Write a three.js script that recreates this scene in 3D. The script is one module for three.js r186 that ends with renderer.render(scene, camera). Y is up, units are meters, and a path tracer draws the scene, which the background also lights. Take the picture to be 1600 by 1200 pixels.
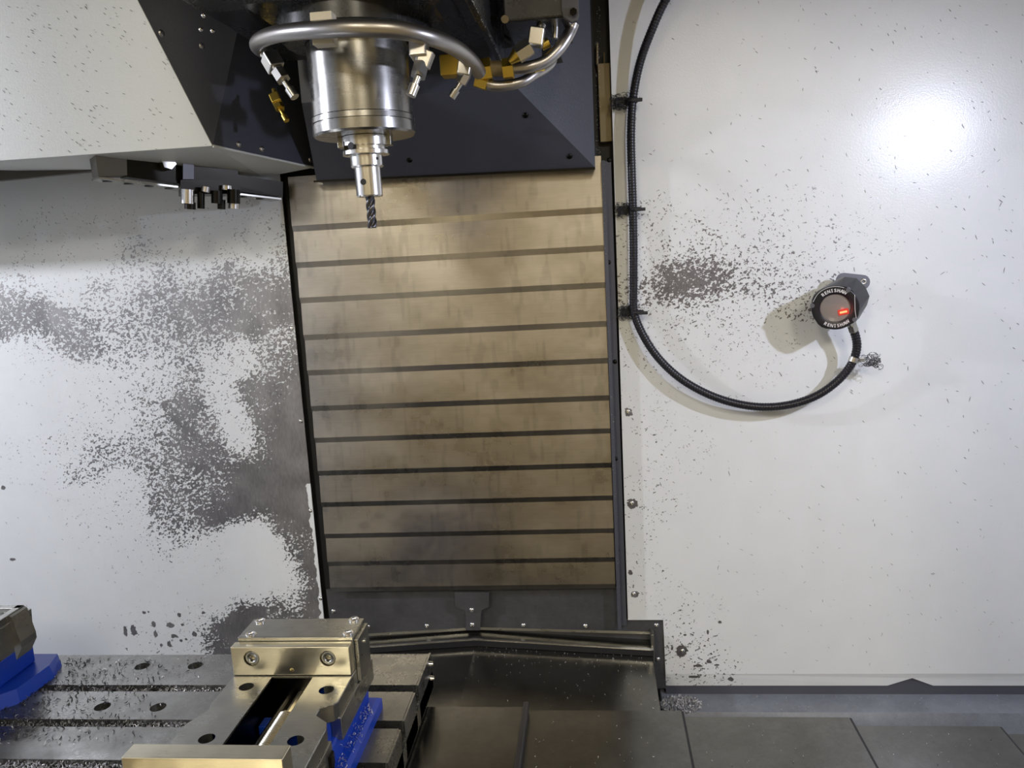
import * as THREE from 'three';
import { RoundedBoxGeometry } from 'three/addons/geometries/RoundedBoxGeometry.js';
import { ConvexGeometry } from 'three/addons/geometries/ConvexGeometry.js';
import { mergeGeometries } from 'three/addons/utils/BufferGeometryUtils.js';
import { FontLoader } from 'three/addons/loaders/FontLoader.js';
import { TextGeometry } from 'three/addons/geometries/TextGeometry.js';
import { RectAreaLightUniformsLib } from 'three/addons/lights/RectAreaLightUniformsLib.js';
import { Brush, Evaluator, SUBTRACTION } from 'three-bvh-csg';

// ---------------------------------------------------------------- camera, light, exposure
const V = (x, y, z) => new THREE.Vector3(x, y, z);
const rad = THREE.MathUtils.degToRad;
const scene = new THREE.Scene();
scene.background = new THREE.Color(0x000000);
const FOCAL = 1255;
const camera = new THREE.PerspectiveCamera(2 * Math.atan(600 / FOCAL) * 180 / Math.PI, 4 / 3, 0.05, 30);
camera.position.set(0, 1.1, 1.6);
camera.rotation.set(rad(-9.71), rad(6.03), rad(-3.25), 'YXZ');
camera.updateMatrixWorld();
const renderer = new THREE.WebGLRenderer({ antialias: true });
renderer.toneMapping = THREE.LinearToneMapping;
renderer.toneMappingExposure = 1.0;
renderer.shadowMap.enabled = true;
renderer.shadowMap.type = THREE.PCFSoftShadowMap;
RectAreaLightUniformsLib.init();

const LAMP_RIGHT = V(0.968, 1.365, 0.88), LAMP_LEFT = V(-2.0, 1.63, 0.85);
const LAMP_RIGHT_POWER = 2.4, LAMP_LEFT_POWER = 6.1;
const LAMP_COLOR = new THREE.Color().setRGB(0.76, 0.80, 1.0);
const LAMP_LEFT_COLOR = new THREE.Color().setRGB(0.86, 0.88, 1.0);
const SHOP_COLOR = new THREE.Color().setRGB(1.0, 0.92, 0.76);
const SHOP_POWER = 33;

// pixel of the 1600x1200 photograph -> point on a plane of the place
function ray(px, py) { return V((px - 800) / FOCAL, -(py - 600) / FOCAL, -1).applyEuler(camera.rotation); }
function onZ(px, py, z) { const d = ray(px, py), t = (z - camera.position.z) / d.z; return camera.position.clone().addScaledVector(d, t); }
function onY(px, py, y) { const d = ray(px, py), t = (y - camera.position.y) / d.y; return camera.position.clone().addScaledVector(d, t); }

// ---------------------------------------------------------------- random numbers and noise
function rng(seed) { let a = seed >>> 0; return () => { a |= 0; a = a + 0x6D2B79F5 | 0; let t = Math.imul(a ^ a >>> 15, 1 | a); t = t + Math.imul(t ^ t >>> 7, 61 | t) ^ t; return ((t ^ t >>> 14) >>> 0) / 4294967296; }; }
function hash(x, y, s) { let h = Math.imul(x | 0, 374761393) + Math.imul(y | 0, 668265263) + Math.imul(s | 0, 1442695041); h = Math.imul(h ^ h >>> 13, 1274126177); return ((h ^ h >>> 16) >>> 0) / 4294967296; }
function vnoise(x, y, s = 0) {
  const xi = Math.floor(x), yi = Math.floor(y); let fx = x - xi, fy = y - yi; fx = fx * fx * (3 - 2 * fx); fy = fy * fy * (3 - 2 * fy);
  const a = hash(xi, yi, s), b = hash(xi + 1, yi, s), c = hash(xi, yi + 1, s), d = hash(xi + 1, yi + 1, s);
  return a + (b - a) * fx + (c - a) * fy + (a - b - c + d) * fx * fy;
}
function wrapNoise(x, y, p, s) { // tiles every p cells
  const xi = Math.floor(x), yi = Math.floor(y); let fx = x - xi, fy = y - yi; fx = fx * fx * (3 - 2 * fx); fy = fy * fy * (3 - 2 * fy);
  const m = (v) => ((v % p) + p) % p;
  const a = hash(m(xi), m(yi), s), b = hash(m(xi + 1), m(yi), s), c = hash(m(xi), m(yi + 1), s), d = hash(m(xi + 1), m(yi + 1), s);
  return a + (b - a) * fx + (c - a) * fy + (a - b - c + d) * fx * fy;
}
const clamp = (v, a = 0, b = 1) => Math.max(a, Math.min(b, v));
const mix = (a, b, t) => a + (b - a) * t;
const smooth = (a, b, v) => { const t = clamp((v - a) / (b - a)); return t * t * (3 - 2 * t); };
const enc = (c) => Math.round(255 * (c <= 0.0031308 ? 12.92 * c : 1.055 * Math.pow(clamp(c), 1 / 2.4) - 0.055));

function dataTexture(w, h, fill, srgb) {
  const d = new Uint8Array(w * h * 4), o = [0, 0, 0];
  for (let j = 0; j < h; j++) for (let i = 0; i < w; i++) {
    fill(i, j, o); const k = 4 * (j * w + i);
    for (let c = 0; c < 3; c++) d[k + c] = srgb ? enc(o[c]) : Math.round(255 * clamp(o[c]));
    d[k + 3] = 255;
  }
  const t = new THREE.DataTexture(d, w, h, THREE.RGBAFormat);
  t.magFilter = THREE.LinearFilter; t.minFilter = THREE.LinearMipmapLinearFilter; t.generateMipmaps = true;
  t.wrapS = t.wrapT = THREE.RepeatWrapping; if (srgb) t.colorSpace = THREE.SRGBColorSpace; t.needsUpdate = true; return t;
}
function tiled(t, metresU, metresV = metresU) { const c = t.clone(); c.repeat.set(1 / metresU, 1 / metresV); c.needsUpdate = true; return c; }

// ---------------------------------------------------------------- textures shared by the materials
// brushed grain: streaks run along u
const grainColor = dataTexture(512, 512, (i, j, o) => {
  const s = wrapNoise(i / 64, j / 1, 512, 1) * 0.5 + wrapNoise(i / 16, j / 2, 256, 2) * 0.3 + wrapNoise(i / 128, j / 8, 64, 3) * 0.2;
  const b = wrapNoise(i / 64, j / 64, 8, 4); const v = 0.86 + 0.16 * (s - 0.5) + 0.14 * (b - 0.5); o[0] = v; o[1] = v; o[2] = v;
}, true);
const grainRough = dataTexture(512, 512, (i, j, o) => {
  const s = wrapNoise(i / 64, j / 4, 128, 1) * 0.25 + wrapNoise(i / 64, j / 64, 8, 5) * 0.65 + wrapNoise(i / 16, j / 16, 32, 6) * 0.3;
  const v = 0.64 + 0.26 * (s - 0.6); o[0] = o[1] = o[2] = v;
}, false);
// oily blotches
const oilColor = dataTexture(512, 512, (i, j, o) => {
  const a = wrapNoise(i / 128, j / 128, 4, 11) * 0.5 + wrapNoise(i / 32, j / 32, 16, 12) * 0.3 + wrapNoise(i / 8, j / 8, 64, 13) * 0.2;
  const f = wrapNoise(i / 2, j / 2, 256, 14); const v = 0.72 + 0.45 * (a - 0.5) + 0.1 * (f - 0.5);
  o[0] = v; o[1] = v * (0.985 + 0.02 * a); o[2] = v * (0.95 + 0.06 * a);
}, true);
const oilRough = dataTexture(512, 512, (i, j, o) => {
  const a = wrapNoise(i / 100.0, j / 100.0, 5, 21) * 0.5 + wrapNoise(i / 32, j / 32, 16, 22) * 0.35 + wrapNoise(i / 4, j / 4, 128, 23) * 0.25;
  o[0] = o[1] = o[2] = 0.45 + 0.6 * (a - 0.45);
}, false);
const peel = dataTexture(512, 512, (i, j, o) => {
  const a = wrapNoise(i / 8, j / 8, 64, 31) * 0.6 + wrapNoise(i / 4, j / 4, 128, 32) * 0.4; o[0] = o[1] = o[2] = a;
}, false);

function std(p) { return new THREE.MeshStandardMaterial(p); }
function rgb(r, g, b) { return new THREE.Color().setRGB(r, g, b); }
const M = {};
const peelFine = tiled(peel, 0.12);
M.whitePaint = std({ name: 'white_paint', color: rgb(0.74, 0.76, 0.76), roughness: 0.38, bumpMap: peelFine, bumpScale: 0.00012 });
M.boxPaint = std({ name: 'off_white_paint', color: rgb(0.62, 0.64, 0.62), roughness: 0.42, bumpMap: peelFine, bumpScale: 0.00012 });
M.charcoal = std({ name: 'charcoal_paint', color: rgb(0.062, 0.066, 0.084), roughness: 0.42, bumpMap: peelFine, bumpScale: 0.00015 });
M.casting = std({ name: 'black_casting_paint', color: rgb(0.028, 0.029, 0.03), roughness: 0.5, map: tiled(oilColor, 0.4), roughnessMap: tiled(oilRough, 0.3) });
M.black = std({ name: 'black_rubber', color: rgb(0.012, 0.012, 0.014), roughness: 0.55 });
M.blackGloss = std({ name: 'black_plastic', color: rgb(0.011, 0.011, 0.016), roughness: 0.36 });
M.darkPlate = std({ name: 'grey_steel_plate', color: rgb(0.13, 0.13, 0.14), metalness: 0.6, roughness: 1.0, roughnessMap: tiled(grainRough, 0.3), map: tiled(oilColor, 0.5) });
M.coverSteel = std({ name: 'oily_cover_steel', color: rgb(0.19, 0.187, 0.175), metalness: 0.95, roughness: 0.36, roughnessMap: tiled(grainRough, 0.25, 0.5), map: tiled(oilColor, 0.6) });
M.slat = std({ name: 'stained_stainless', color: rgb(0.57, 0.545, 0.50), metalness: 1.0, roughness: 1.0 });
M.table = std({ name: 'ground_cast_iron', color: rgb(0.40, 0.40, 0.385), metalness: 0.92, roughness: 0.6, roughnessMap: tiled(oilRough, 0.35), map: tiled(oilColor, 0.45) });
M.steel = std({ name: 'ground_steel', color: rgb(0.40, 0.395, 0.36), metalness: 0.97, roughness: 0.46, roughnessMap: tiled(grainRough, 0.2), map: tiled(grainColor, 0.15) });
M.jaw = std({ name: 'hardened_jaw_steel', color: rgb(0.82, 0.765, 0.60), metalness: 1.0, roughness: 0.5, roughnessMap: tiled(grainRough, 0.2), map: tiled(grainColor, 0.15) });
M.bright = std({ name: 'bright_turned_steel', color: rgb(0.72, 0.71, 0.69), metalness: 1.0, roughness: 0.24 });
M.spindle = std({ name: 'ground_spindle_steel', color: rgb(0.35, 0.345, 0.33), metalness: 1.0, roughness: 0.40, roughnessMap: tiled(grainRough, 0.2), map: tiled(grainColor, 0.2) });
M.pipe = std({ name: 'satin_stainless_pipe', color: rgb(0.42, 0.40, 0.38), metalness: 1.0, roughness: 0.36 });
M.nickel = std({ name: 'nickel_plated_fitting', color: rgb(0.60, 0.585, 0.55), metalness: 1.0, roughness: 0.28 });
M.brass = std({ name: 'brass', color: rgb(0.72, 0.52, 0.10), metalness: 1.0, roughness: 0.33 });
M.darkSteel = std({ name: 'black_oxide_steel', color: rgb(0.022, 0.021, 0.019), metalness: 1.0, roughness: 0.32 });
M.armSteel = std({ name: 'phosphated_arm_steel', color: rgb(0.17, 0.155, 0.13), metalness: 1.0, roughness: 0.36 });
M.carbide = std({ name: 'coated_carbide', color: rgb(0.12, 0.12, 0.14), metalness: 0.9, roughness: 0.25 });
M.blue = std({ name: 'blue_enamel', color: rgb(0.006, 0.05, 0.42), roughness: 0.35 });
M.cream = std({ name: 'cream_plastic', color: rgb(0.62, 0.58, 0.47), roughness: 0.5 });
M.tan = std({ name: 'tan_plate', color: rgb(0.20, 0.155, 0.08), metalness: 0.4, roughness: 0.5 });
M.gutter = std({ name: 'blue_grey_casting_paint', color: rgb(0.27, 0.29, 0.33), roughness: 0.3, map: tiled(oilColor, 0.5) });
M.gutterDark = std({ name: 'dark_blue_grey_paint', color: rgb(0.075, 0.078, 0.095), roughness: 0.45 });
M.greyAlu = std({ name: 'anodised_bracket', color: rgb(0.15, 0.155, 0.18), metalness: 0.4, roughness: 0.45 });
M.chip = std({ name: 'steel_swarf', color: rgb(0.72, 0.71, 0.72), metalness: 1.0, roughness: 0.33, side: THREE.DoubleSide });
M.chipDark = std({ name: 'dark_swarf', color: rgb(0.05, 0.05, 0.055), metalness: 0.5, roughness: 0.45, side: THREE.DoubleSide });
M.chipGrey = std({ name: 'grey_swarf', color: rgb(0.14, 0.14, 0.15), metalness: 0.7, roughness: 0.4, side: THREE.DoubleSide });
M.gapShade = std({ name: 'brown_gap_shade', color: rgb(0.06, 0.045, 0.022), roughness: 0.5, map: tiled(oilColor, 0.2) });  // dark brown stands in for the shade in the gap under the housing
M.ink = std({ name: 'white_print', color: rgb(0.7, 0.7, 0.7), roughness: 0.6 });
M.shopWall = std({ name: 'ochre_workshop_wall', color: rgb(0.57, 0.51, 0.37), roughness: 0.9 });
M.shopFloor = std({ name: 'workshop_floor', color: rgb(0.34, 0.29, 0.18), roughness: 0.7 });
M.shopRear = std({ name: 'brown_workshop_rear_wall', color: rgb(0.30, 0.265, 0.19), roughness: 0.9 });

// ---------------------------------------------------------------- helpers for things and parts
const used = {};
function numbered(n) { const k = used[n] = (used[n] ?? -1) + 1; return k ? `${n}_${String(k).padStart(3, '0')}` : n; }
function boxUV(g) { // uv in metres from the dominant direction of each face
  const p = g.attributes.position, n = g.attributes.normal, uv = new Float32Array(p.count * 2);
  for (let i = 0; i < p.count; i++) {
    const ax = Math.abs(n.getX(i)), ay = Math.abs(n.getY(i)), az = Math.abs(n.getZ(i));
    if (az >= ax && az >= ay) { uv[2 * i] = p.getX(i); uv[2 * i + 1] = p.getY(i); }
    else if (ay >= ax) { uv[2 * i] = p.getX(i); uv[2 * i + 1] = p.getZ(i); }
    else { uv[2 * i] = p.getZ(i); uv[2 * i + 1] = p.getY(i); }
  }
  g.setAttribute('uv', new THREE.BufferAttribute(uv, 2)); return g;
}
function mesh(name, geo, mat, parent) {
  if (Array.isArray(geo)) geo = geo.length > 1 ? mergeGeometries(geo.map((g) => { g = g.index ? g.toNonIndexed() : g; for (const a of Object.keys(g.attributes)) if (!['position', 'normal', 'uv'].includes(a)) g.deleteAttribute(a); if (!g.attributes.uv) boxUV(g); return g; })) : geo[0];
  if (!geo.userData.keepUV) boxUV(geo);
  const m = new THREE.Mesh(geo, mat); m.name = parent ? name : numbered(name); m.castShadow = m.receiveShadow = true;
  (parent || scene).add(m); return m;
}
function tag(o, label, category, group) { o.userData.label = label; o.userData.category = category; if (group) o.userData.group = group; return o; }
function thing(name, label, category, at = V(0, 0, 0), group) {
  const g = new THREE.Group(); g.name = numbered(name); g.position.copy(at); scene.add(g); return tag(g, label, category, group);
}
// parts are modelled in place; pull them under their thing's base
function settle(g) { for (const c of g.children) c.position.sub(g.position); return g; }
function structure(name, geo, mat, label) { const m = mesh(name, geo, mat); m.userData.kind = 'structure'; if (label) { m.userData.label = label; } return m; }
function box(x0, x1, y0, y1, z0, z1, r = 0) {
  const w = x1 - x0, h = y1 - y0, d = z1 - z0;
  const g = r ? new RoundedBoxGeometry(w, h, d, 2, r) : new THREE.BoxGeometry(w, h, d);
  g.translate((x0 + x1) / 2, (y0 + y1) / 2, (z0 + z1) / 2); return g;
}
function hull(points) { return new ConvexGeometry(points); }
function between(g, a, b) { // a geometry along +y, length 1 -> from a to b
  const d = b.clone().sub(a), l = d.length(); g.scale(1, l, 1); g.translate(0, l / 2, 0);
  g.applyQuaternion(new THREE.Quaternion().setFromUnitVectors(V(0, 1, 0), d.normalize())); g.translate(a.x, a.y, a.z); return g;
}
function rod(a, b, r0, r1 = r0, seg = 20) { return between(new THREE.CylinderGeometry(r1, r0, 1, seg), a, b); }
function hexRod(a, b, r0, r1 = r0) { const g = between(new THREE.CylinderGeometry(r1, r0, 1, 6).toNonIndexed(), a, b); g.computeVertexNormals(); return g; }
function tube(points, r, seg = 80, rs = 14) { return new THREE.TubeGeometry(new THREE.CatmullRomCurve3(points), seg, r, rs); }
function prism(points, z0, z1, bevel = 0) { // outline in x,y extruded from z0 to z1
  const s = new THREE.Shape(points.map((p) => new THREE.Vector2(p.x, p.y)));
  const g = new THREE.ExtrudeGeometry(s, { depth: z1 - z0 - 2 * bevel, bevelEnabled: bevel > 0, bevelSize: bevel, bevelThickness: bevel, bevelOffset: -bevel, bevelSegments: 2 });
  g.translate(0, 0, z0 + bevel); return g;
}
function prismX(zy, x0, x1) { // outline given as [z, y] extruded along x
  const s = new THREE.Shape(zy.map(([z, y]) => new THREE.Vector2(-z, y)));
  const g = new THREE.ExtrudeGeometry(s, { depth: x1 - x0, bevelEnabled: false }); g.rotateY(Math.PI / 2); g.translate(x0, 0, 0); return g;
}
function lathe(profile, x, z, seg = 64) { // [radius, y]
  const g = new THREE.LatheGeometry(profile.map(([r, y]) => new THREE.Vector2(r, y)), seg); g.translate(x, 0, z); return g;
}
function sharpLathe(profile, x, z, seg = 64) { // hard edges between the profile's points
  const parts = []; for (let i = 0; i + 1 < profile.length; i++) parts.push(lathe([profile[i], profile[i + 1]], x, z, seg)); return parts;
}
const buttonHead = (() => { const g = new THREE.LatheGeometry([[0, 0.0032], [0.0012, 0.0032], [0.0012, 0.0022], [0.0014, 0.0033], [0.0034, 0.0026], [0.0048, 0.0012], [0.005, 0]].map(([a, b]) => new THREE.Vector2(a, b)).reverse(), 16); g.rotateX(Math.PI / 2); return g; })();
function screwAt(parent, p, scale = 1, mat = M.bright, dir = null) {
  const s = mesh('screw', buttonHead.clone(), mat, parent); s.position.copy(p).sub(parent.isGroup ? V(0, 0, 0) : V(0, 0, 0)); s.scale.setScalar(scale);
  if (dir) s.quaternion.setFromUnitVectors(V(0, 0, 1), dir.clone().normalize()); return s;
}

// ---------------------------------------------------------------- the setting: painted sheet walls
// Where the paint is worn off: photograph pixel -> share of bare metal, read off the photograph
function wearField(list, z, sigma, x0, x1, y0, y1, cols, rows) {
  const pts = list.map(([px, py, d]) => { const p = onZ(px, py, z); return [p.x, p.y, d]; });
  const f = new Float32Array(cols * rows);
  for (let j = 0; j < rows; j++) for (let i = 0; i < cols; i++) {
    const x = mix(x0, x1, i / (cols - 1)), y = mix(y0, y1, j / (rows - 1)); let w = 1e-6, s = 0;
    for (const [a, b, d] of pts) { const e = Math.exp(-((a - x) ** 2 + (b - y) ** 2) / (2 * sigma * sigma)); w += e; s += e * d; }
    f[j * cols + i] = s / w;
  }
  return (u, v) => {
    const x = clamp(u) * (cols - 1), y = clamp(v) * (rows - 1), i = Math.min(cols - 2, Math.floor(x)), j = Math.min(rows - 2, Math.floor(y)), a = x - i, b = y - j;
    return mix(mix(f[j * cols + i], f[j * cols + i + 1], a), mix(f[(j + 1) * cols + i], f[(j + 1) * cols + i + 1], a), b);
  };
}
function withBlobs(field, blobs) { // patches with an outline of their own: pixel, radii in pixels
  const list = blobs.map(([px, py, rx, ry]) => { const p = onZ(px, py, 0); return [p.x, p.y, rx * 0.00127, ry * 0.00127]; });
  return (u, v, x, y) => { let d = field(u, v, x, y); for (const [a, b, rx, ry] of list) { const e = ((x - a) / rx) ** 2 + ((y - b) / ry) ** 2; if (e < 4) d = Math.max(d, 1.5 - e * (0.9 + 0.5 * vnoise(x * 300, y * 300, 77))); } return d; };
}
function flakes(x, y, s) { // roughly even between 0 and 1
  const u = x * 0.94 + y * 0.34, v = y * 0.94 - x * 0.34;
  const n = vnoise(u * 190, v * 260, s) * 0.4 + vnoise(u * 400, v * 520, s + 1) * 0.4 + vnoise(u * 760, v * 900, s + 2) * 0.2;
  return clamp((n - 0.5) * 1.85 + 0.5);
}
function wallMaterial(name, x0, x1, y0, y1, w, h, field, paint, bare, bareRough, seed, bareMetal) {
  const col = new Uint8Array(w * h * 4), mr = new Uint8Array(w * h * 4);
  for (let j = 0; j < h; j++) for (let i = 0; i < w; i++) {
    const x = mix(x0, x1, (i + 0.5) / w), y = mix(y0, y1, (j + 0.5) / h);
    const d = field((i + 0.5) / w, (j + 0.5) / h, x, y), n = flakes(x, y, seed), b = smooth(-0.03, 0.03, d - n);
    const g1 = vnoise(x * 30, y * 30, seed + 7), g2 = vnoise(x * 400, y * 120, seed + 8), g3 = vnoise(x * 6, y * 6, seed + 9);
    const k = 4 * (j * w + i);
    for (let c = 0; c < 3; c++) {
      const p = paint[c] * (1 + 0.03 * (g1 - 0.5) + 0.04 * (g3 - 0.5)), q = bare[c] * (1 + 0.25 * (g1 - 0.5) + 0.2 * (g2 - 0.5));
      col[k + c] = enc(mix(p, q, b));
    }
    mr[k] = 0; mr[k + 1] = Math.round(255 * clamp(mix(0.27, bareRough + 0.12 * (g1 - 0.5), b))); mr[k + 2] = Math.round(255 * bareMetal * b); mr[k + 3] = col[k + 3] = 255;
  }
  const mk = (d, srgb) => { const t = new THREE.DataTexture(d, w, h, THREE.RGBAFormat); t.magFilter = THREE.LinearFilter; t.minFilter = THREE.LinearMipmapLinearFilter; t.generateMipmaps = true; if (srgb) t.colorSpace = THREE.SRGBColorSpace; t.repeat.set(1 / (x1 - x0), 1 / (y1 - y0)); t.offset.set(-x0 / (x1 - x0), -y0 / (y1 - y0)); t.needsUpdate = true; return t; };
  const m = mk(mr, false);
  return std({ name, map: mk(col, true), roughnessMap: m, metalnessMap: m, metalness: 1, roughness: 1, bumpMap: peelFine, bumpScale: 0.0001 });
}
const leftWear = [
  [440, 470, .98], [455, 560, .95], [470, 640, 1.2], [480, 720, 1.2], [490, 800, 1.2], [495, 880, 1.2], [500, 930, 1.2], [420, 660, 1.0], [385, 745, 1.1], [430, 780, 1.2], [425, 610, .9], [390, 620, .85], [440, 710, 1.2], [430, 745, 1.1], [455, 690, 1.2], [410, 700, .7],
  [0, 400, .02], [60, 410, .1], [30, 440, .35], [5, 480, .7], [40, 490, .8], [80, 505, .85], [125, 530, .7], [60, 540, .25], [100, 445, .15], [150, 470, .4], [190, 500, .5], [250, 460, .62], [250, 510, .6], [300, 500, .75], [350, 450, .7], [400, 440, .85], [400, 500, .9], [300, 420, .35], [200, 425, .35], [340, 535, .6], [250, 545, .45], [180, 545, .4], [400, 400, .12], [300, 392, .05], [150, 395, .05], [430, 420, .5], [280, 540, .55], [360, 490, .85], [320, 470, .75],
  [345, 565, .18], [380, 560, .2], [330, 600, .2], [365, 650, .08], [375, 690, .1], [350, 620, .12], [440, 545, .5], [420, 555, .6], [250, 600, .3], [250, 570, .2], [150, 600, .1], [100, 600, .03], [50, 570, .05], [50, 640, .0], [50, 720, .05], [40, 820, .0], [110, 690, .1], [140, 715, .35], [165, 708, .5], [200, 700, .45], [180, 660, .12], [250, 700, .55], [240, 650, .4], [275, 640, .72], [300, 630, .88], [300, 600, .6], [300, 690, .85], [325, 665, .6], [325, 715, .95], [350, 715, .8], [200, 745, .15], [230, 725, .55],
  [265, 780, .6], [265, 815, .72], [250, 840, .2], [290, 830, .45], [305, 765, .6], [340, 760, .65], [320, 800, .8], [350, 795, 1.1], [380, 790, 1.2], [400, 800, .9], [403, 825, -.25], [375, 835, -.1], [420, 850, -.3], [438, 900, -.25], [400, 930, -.1], [330, 860, .05], [300, 880, .03], [300, 925, .02], [200, 880, .03], [100, 900, .02], [150, 800, .05], [200, 800, .1], [220, 860, .06], [455, 940, .25], [450, 880, .0], [465, 905, .35], [460, 855, .75], [440, 825, 1.0], [478, 880, 1.1],
  [350, 985, 1.1], [400, 960, 1.1], [345, 1010, 1.0], [375, 975, 1.2], [330, 1000, .75], [320, 965, .1], [345, 948, .0], [425, 945, .5], [440, 960, .9], [480, 950, 1.0], [210, 985, .05], [250, 985, .05], [290, 985, .05], [180, 960, .03], [230, 1010, .1], [150, 985, .02], [290, 1005, .1], [100, 985, .0], [20, 930, .0], [260, 940, .03], [310, 1010, .1], [0, 600, .02], [0, 1000, 0],
];
const LX0 = -1.46, LX1 = -0.604, LY0 = 0.2, LY1 = 1.32;
const leftField = wearField(leftWear, 0, 0.022, LX0, LX1, LY0, LY1, 170, 220);
M.wallLeftPaint = wallMaterial('worn_white_paint_left', LX0, LX1, LY0, LY1, 1290, 1680, withBlobs((u, v, x, y) => leftField(u, v) - 0.04 - (y < 0.74 && y > 0.3 ? 1.6 * smooth(-0.6225, -0.618, x + 0.006 * (vnoise(y * 90, 3, 5) - 0.5)) * smooth(0.3, 0.45, vnoise(y * 22, 1, 9)) : 0) + (u < 0.01 || v < 0.01 || v > 0.97 ? -1 : 0), [[196, 987, 4, 10], [209, 985, 6, 11], [240, 975, 4, 6], [243, 991, 4, 7], [266, 977, 8, 5], [272, 994, 6, 4], [304, 991, 5, 5], [264, 1006, 4, 6], [225, 957, 4, 3], [280, 961, 4, 4], [318, 957, 3, 3], [232, 956, 2, 2], [291, 999, 3, 2], [285, 976, 3, 3], [252, 1008, 3, 3], [283, 1001, 3, 3], [350, 985, 18, 22], [372, 968, 24, 20], [400, 958, 26, 16], [340, 1008, 7, 12], [345, 1018, 14, 5], [428, 952, 10, 8], [445, 960, 9, 7], [5, 762, 4, 4], [20, 874, 6, 3]]), [0.74, 0.76, 0.76], [0.33, 0.318, 0.31], 0.42, 100, 0.82);

const rightWear = [
  [1015, 440, .35], [1030, 450, .7], [1050, 440, .98], [1080, 440, .98], [1105, 440, .85], [1060, 420, .65], [1100, 415, .6], [1120, 430, .62], [1145, 435, .5], [1170, 440, .42], [1200, 445, .38], [1235, 450, .3], [1180, 415, .3], [1230, 420, .25], [1280, 420, .2], [1060, 395, .35], [1110, 385, .25], [1160, 390, .2], [1220, 390, .16], [1300, 390, .1], [1050, 465, .6], [1090, 465, .45], [1150, 465, .28], [1070, 488, .28], [1110, 490, .15], [1040, 490, .2], [1160, 490, .14], [1000, 400, .1], [1020, 380, .16], [1060, 360, .12], [1150, 355, .08], [1250, 360, .06],
  [1010, 520, .1], [1080, 540, .06], [1200, 540, .05], [1300, 560, .02], [1350, 380, .05], [1400, 450, .03], [1500, 400, .0], [1500, 600, .0], [1100, 300, .03], [1000, 200, .03], [1100, 100, .0], [1300, 200, .0], [1300, 100, .0], [1500, 100, .0], [1500, 250, .0], [1050, 700, .06], [1005, 780, .1], [1010, 830, .14], [1005, 900, .1], [1050, 850, .0], [1200, 750, .0], [1300, 850, .0], [1500, 800, .0], [1200, 950, .0], [1400, 980, .0], [1570, 980, 0],
  [1063, 1018, .2], [1085, 1035, .22], [1100, 1043, .3], [1115, 1040, .3], [1090, 1058, .25], [1125, 1060, .2], [1080, 1060, .15], [1140, 1040, .18], [1060, 1045, .1], [1100, 1010, .15], [1060, 985, .15], [1160, 1040, .02], [1110, 985, .05], [1150, 1000, .0], [982, 645, .05], [988, 787, .1], [991, 928, .05], [984, 895, .05], [1000, 670, .08], [998, 650, .05], [1008, 790, .1], [1008, 928, .05], [980, 960, .0], [970, 700, .02], [985, 850, .05], [990, 720, .05],
];
const RX0 = 0.04, RX1 = 0.92, RY0 = 0.14, RY1 = 1.58;
const rightField = wearField(rightWear, 0, 0.017, RX0, RX1, RY0, RY1, 200, 320);
M.wallRightPaint = wallMaterial('worn_white_paint_right', RX0, RX1, RY0, RY1, 1150, 1880, withBlobs((u, v) => rightField(u, v) - 0.045 + (u > 0.99 || v < 0.01 || v > 0.98 ? -1 : 0), [[982, 644, 6, 7], [988, 787, 9, 9], [992, 929, 7, 6], [985, 895, 4, 5], [1065, 1017, 10, 11], [1050, 1013, 2, 4], [1091, 1040, 7, 3], [1108, 1034, 5, 3], [1085, 1058, 10, 3], [1120, 1039, 5, 2], [1142, 1062, 5, 4], [1124, 972, 3, 3], [1106, 988, 2, 4], [1070, 992, 3, 2]]), [0.74, 0.76, 0.77], [0.17, 0.16, 0.165], 0.5, 200, 0.5);

const wallR = structure('wall_back_right', [prism([V(0.0525, 1.95), V(1.14, 1.95), V(1.14, 0.186), V(0.124, 0.186), V(0.122, 0.309), V(0.0485, 0.3095)], -0.003, 0),
  (() => { // lower lip bent back, with a triangular notch
    const y0 = 0.186, y1 = 0.1555, x = (p) => onZ(p, 1073, 0).x, b = -0.006;
    const o = [[0.124, y0, 0], [1.14, y0, 0], [1.14, y1, b], [x(1460), y1, b], [x(1426), onZ(1426, 1061, 0).y, b * 0.6], [x(1388), y1, b], [0.124, y1, b]];
    const tri = THREE.ShapeUtils.triangulateShape(o.map((p) => new THREE.Vector2(p[0], p[1])), []); const pos = [];
    for (const t of tri) for (const k of t) pos.push(...o[k]);
    for (const t of tri) for (const k of [t[0], t[2], t[1]]) pos.push(o[k][0], o[k][1], o[k][2] - 0.003);
    const g = new THREE.BufferGeometry(); g.setAttribute('position', new THREE.Float32BufferAttribute(pos, 3)); g.computeVertexNormals(); return g;
  })()], M.wallRightPaint);
for (const [px, py] of [[981, 643], [987, 786], [990, 928], [1066, 1017]]) screwAt(wallR, onZ(px, py, 0), 1.15);
const wallL = structure('wall_back_left', prism([V(-2.17, 0.1), V(-0.614, 0.1), V(-0.609, 1.95), V(-2.17, 1.95)], -0.003, 0), M.wallLeftPaint);
for (const [px, py] of [[456, 513], [470, 658], [485, 798], [501, 935]]) screwAt(wallL, onZ(px, py, 0), 0.85);
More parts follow.
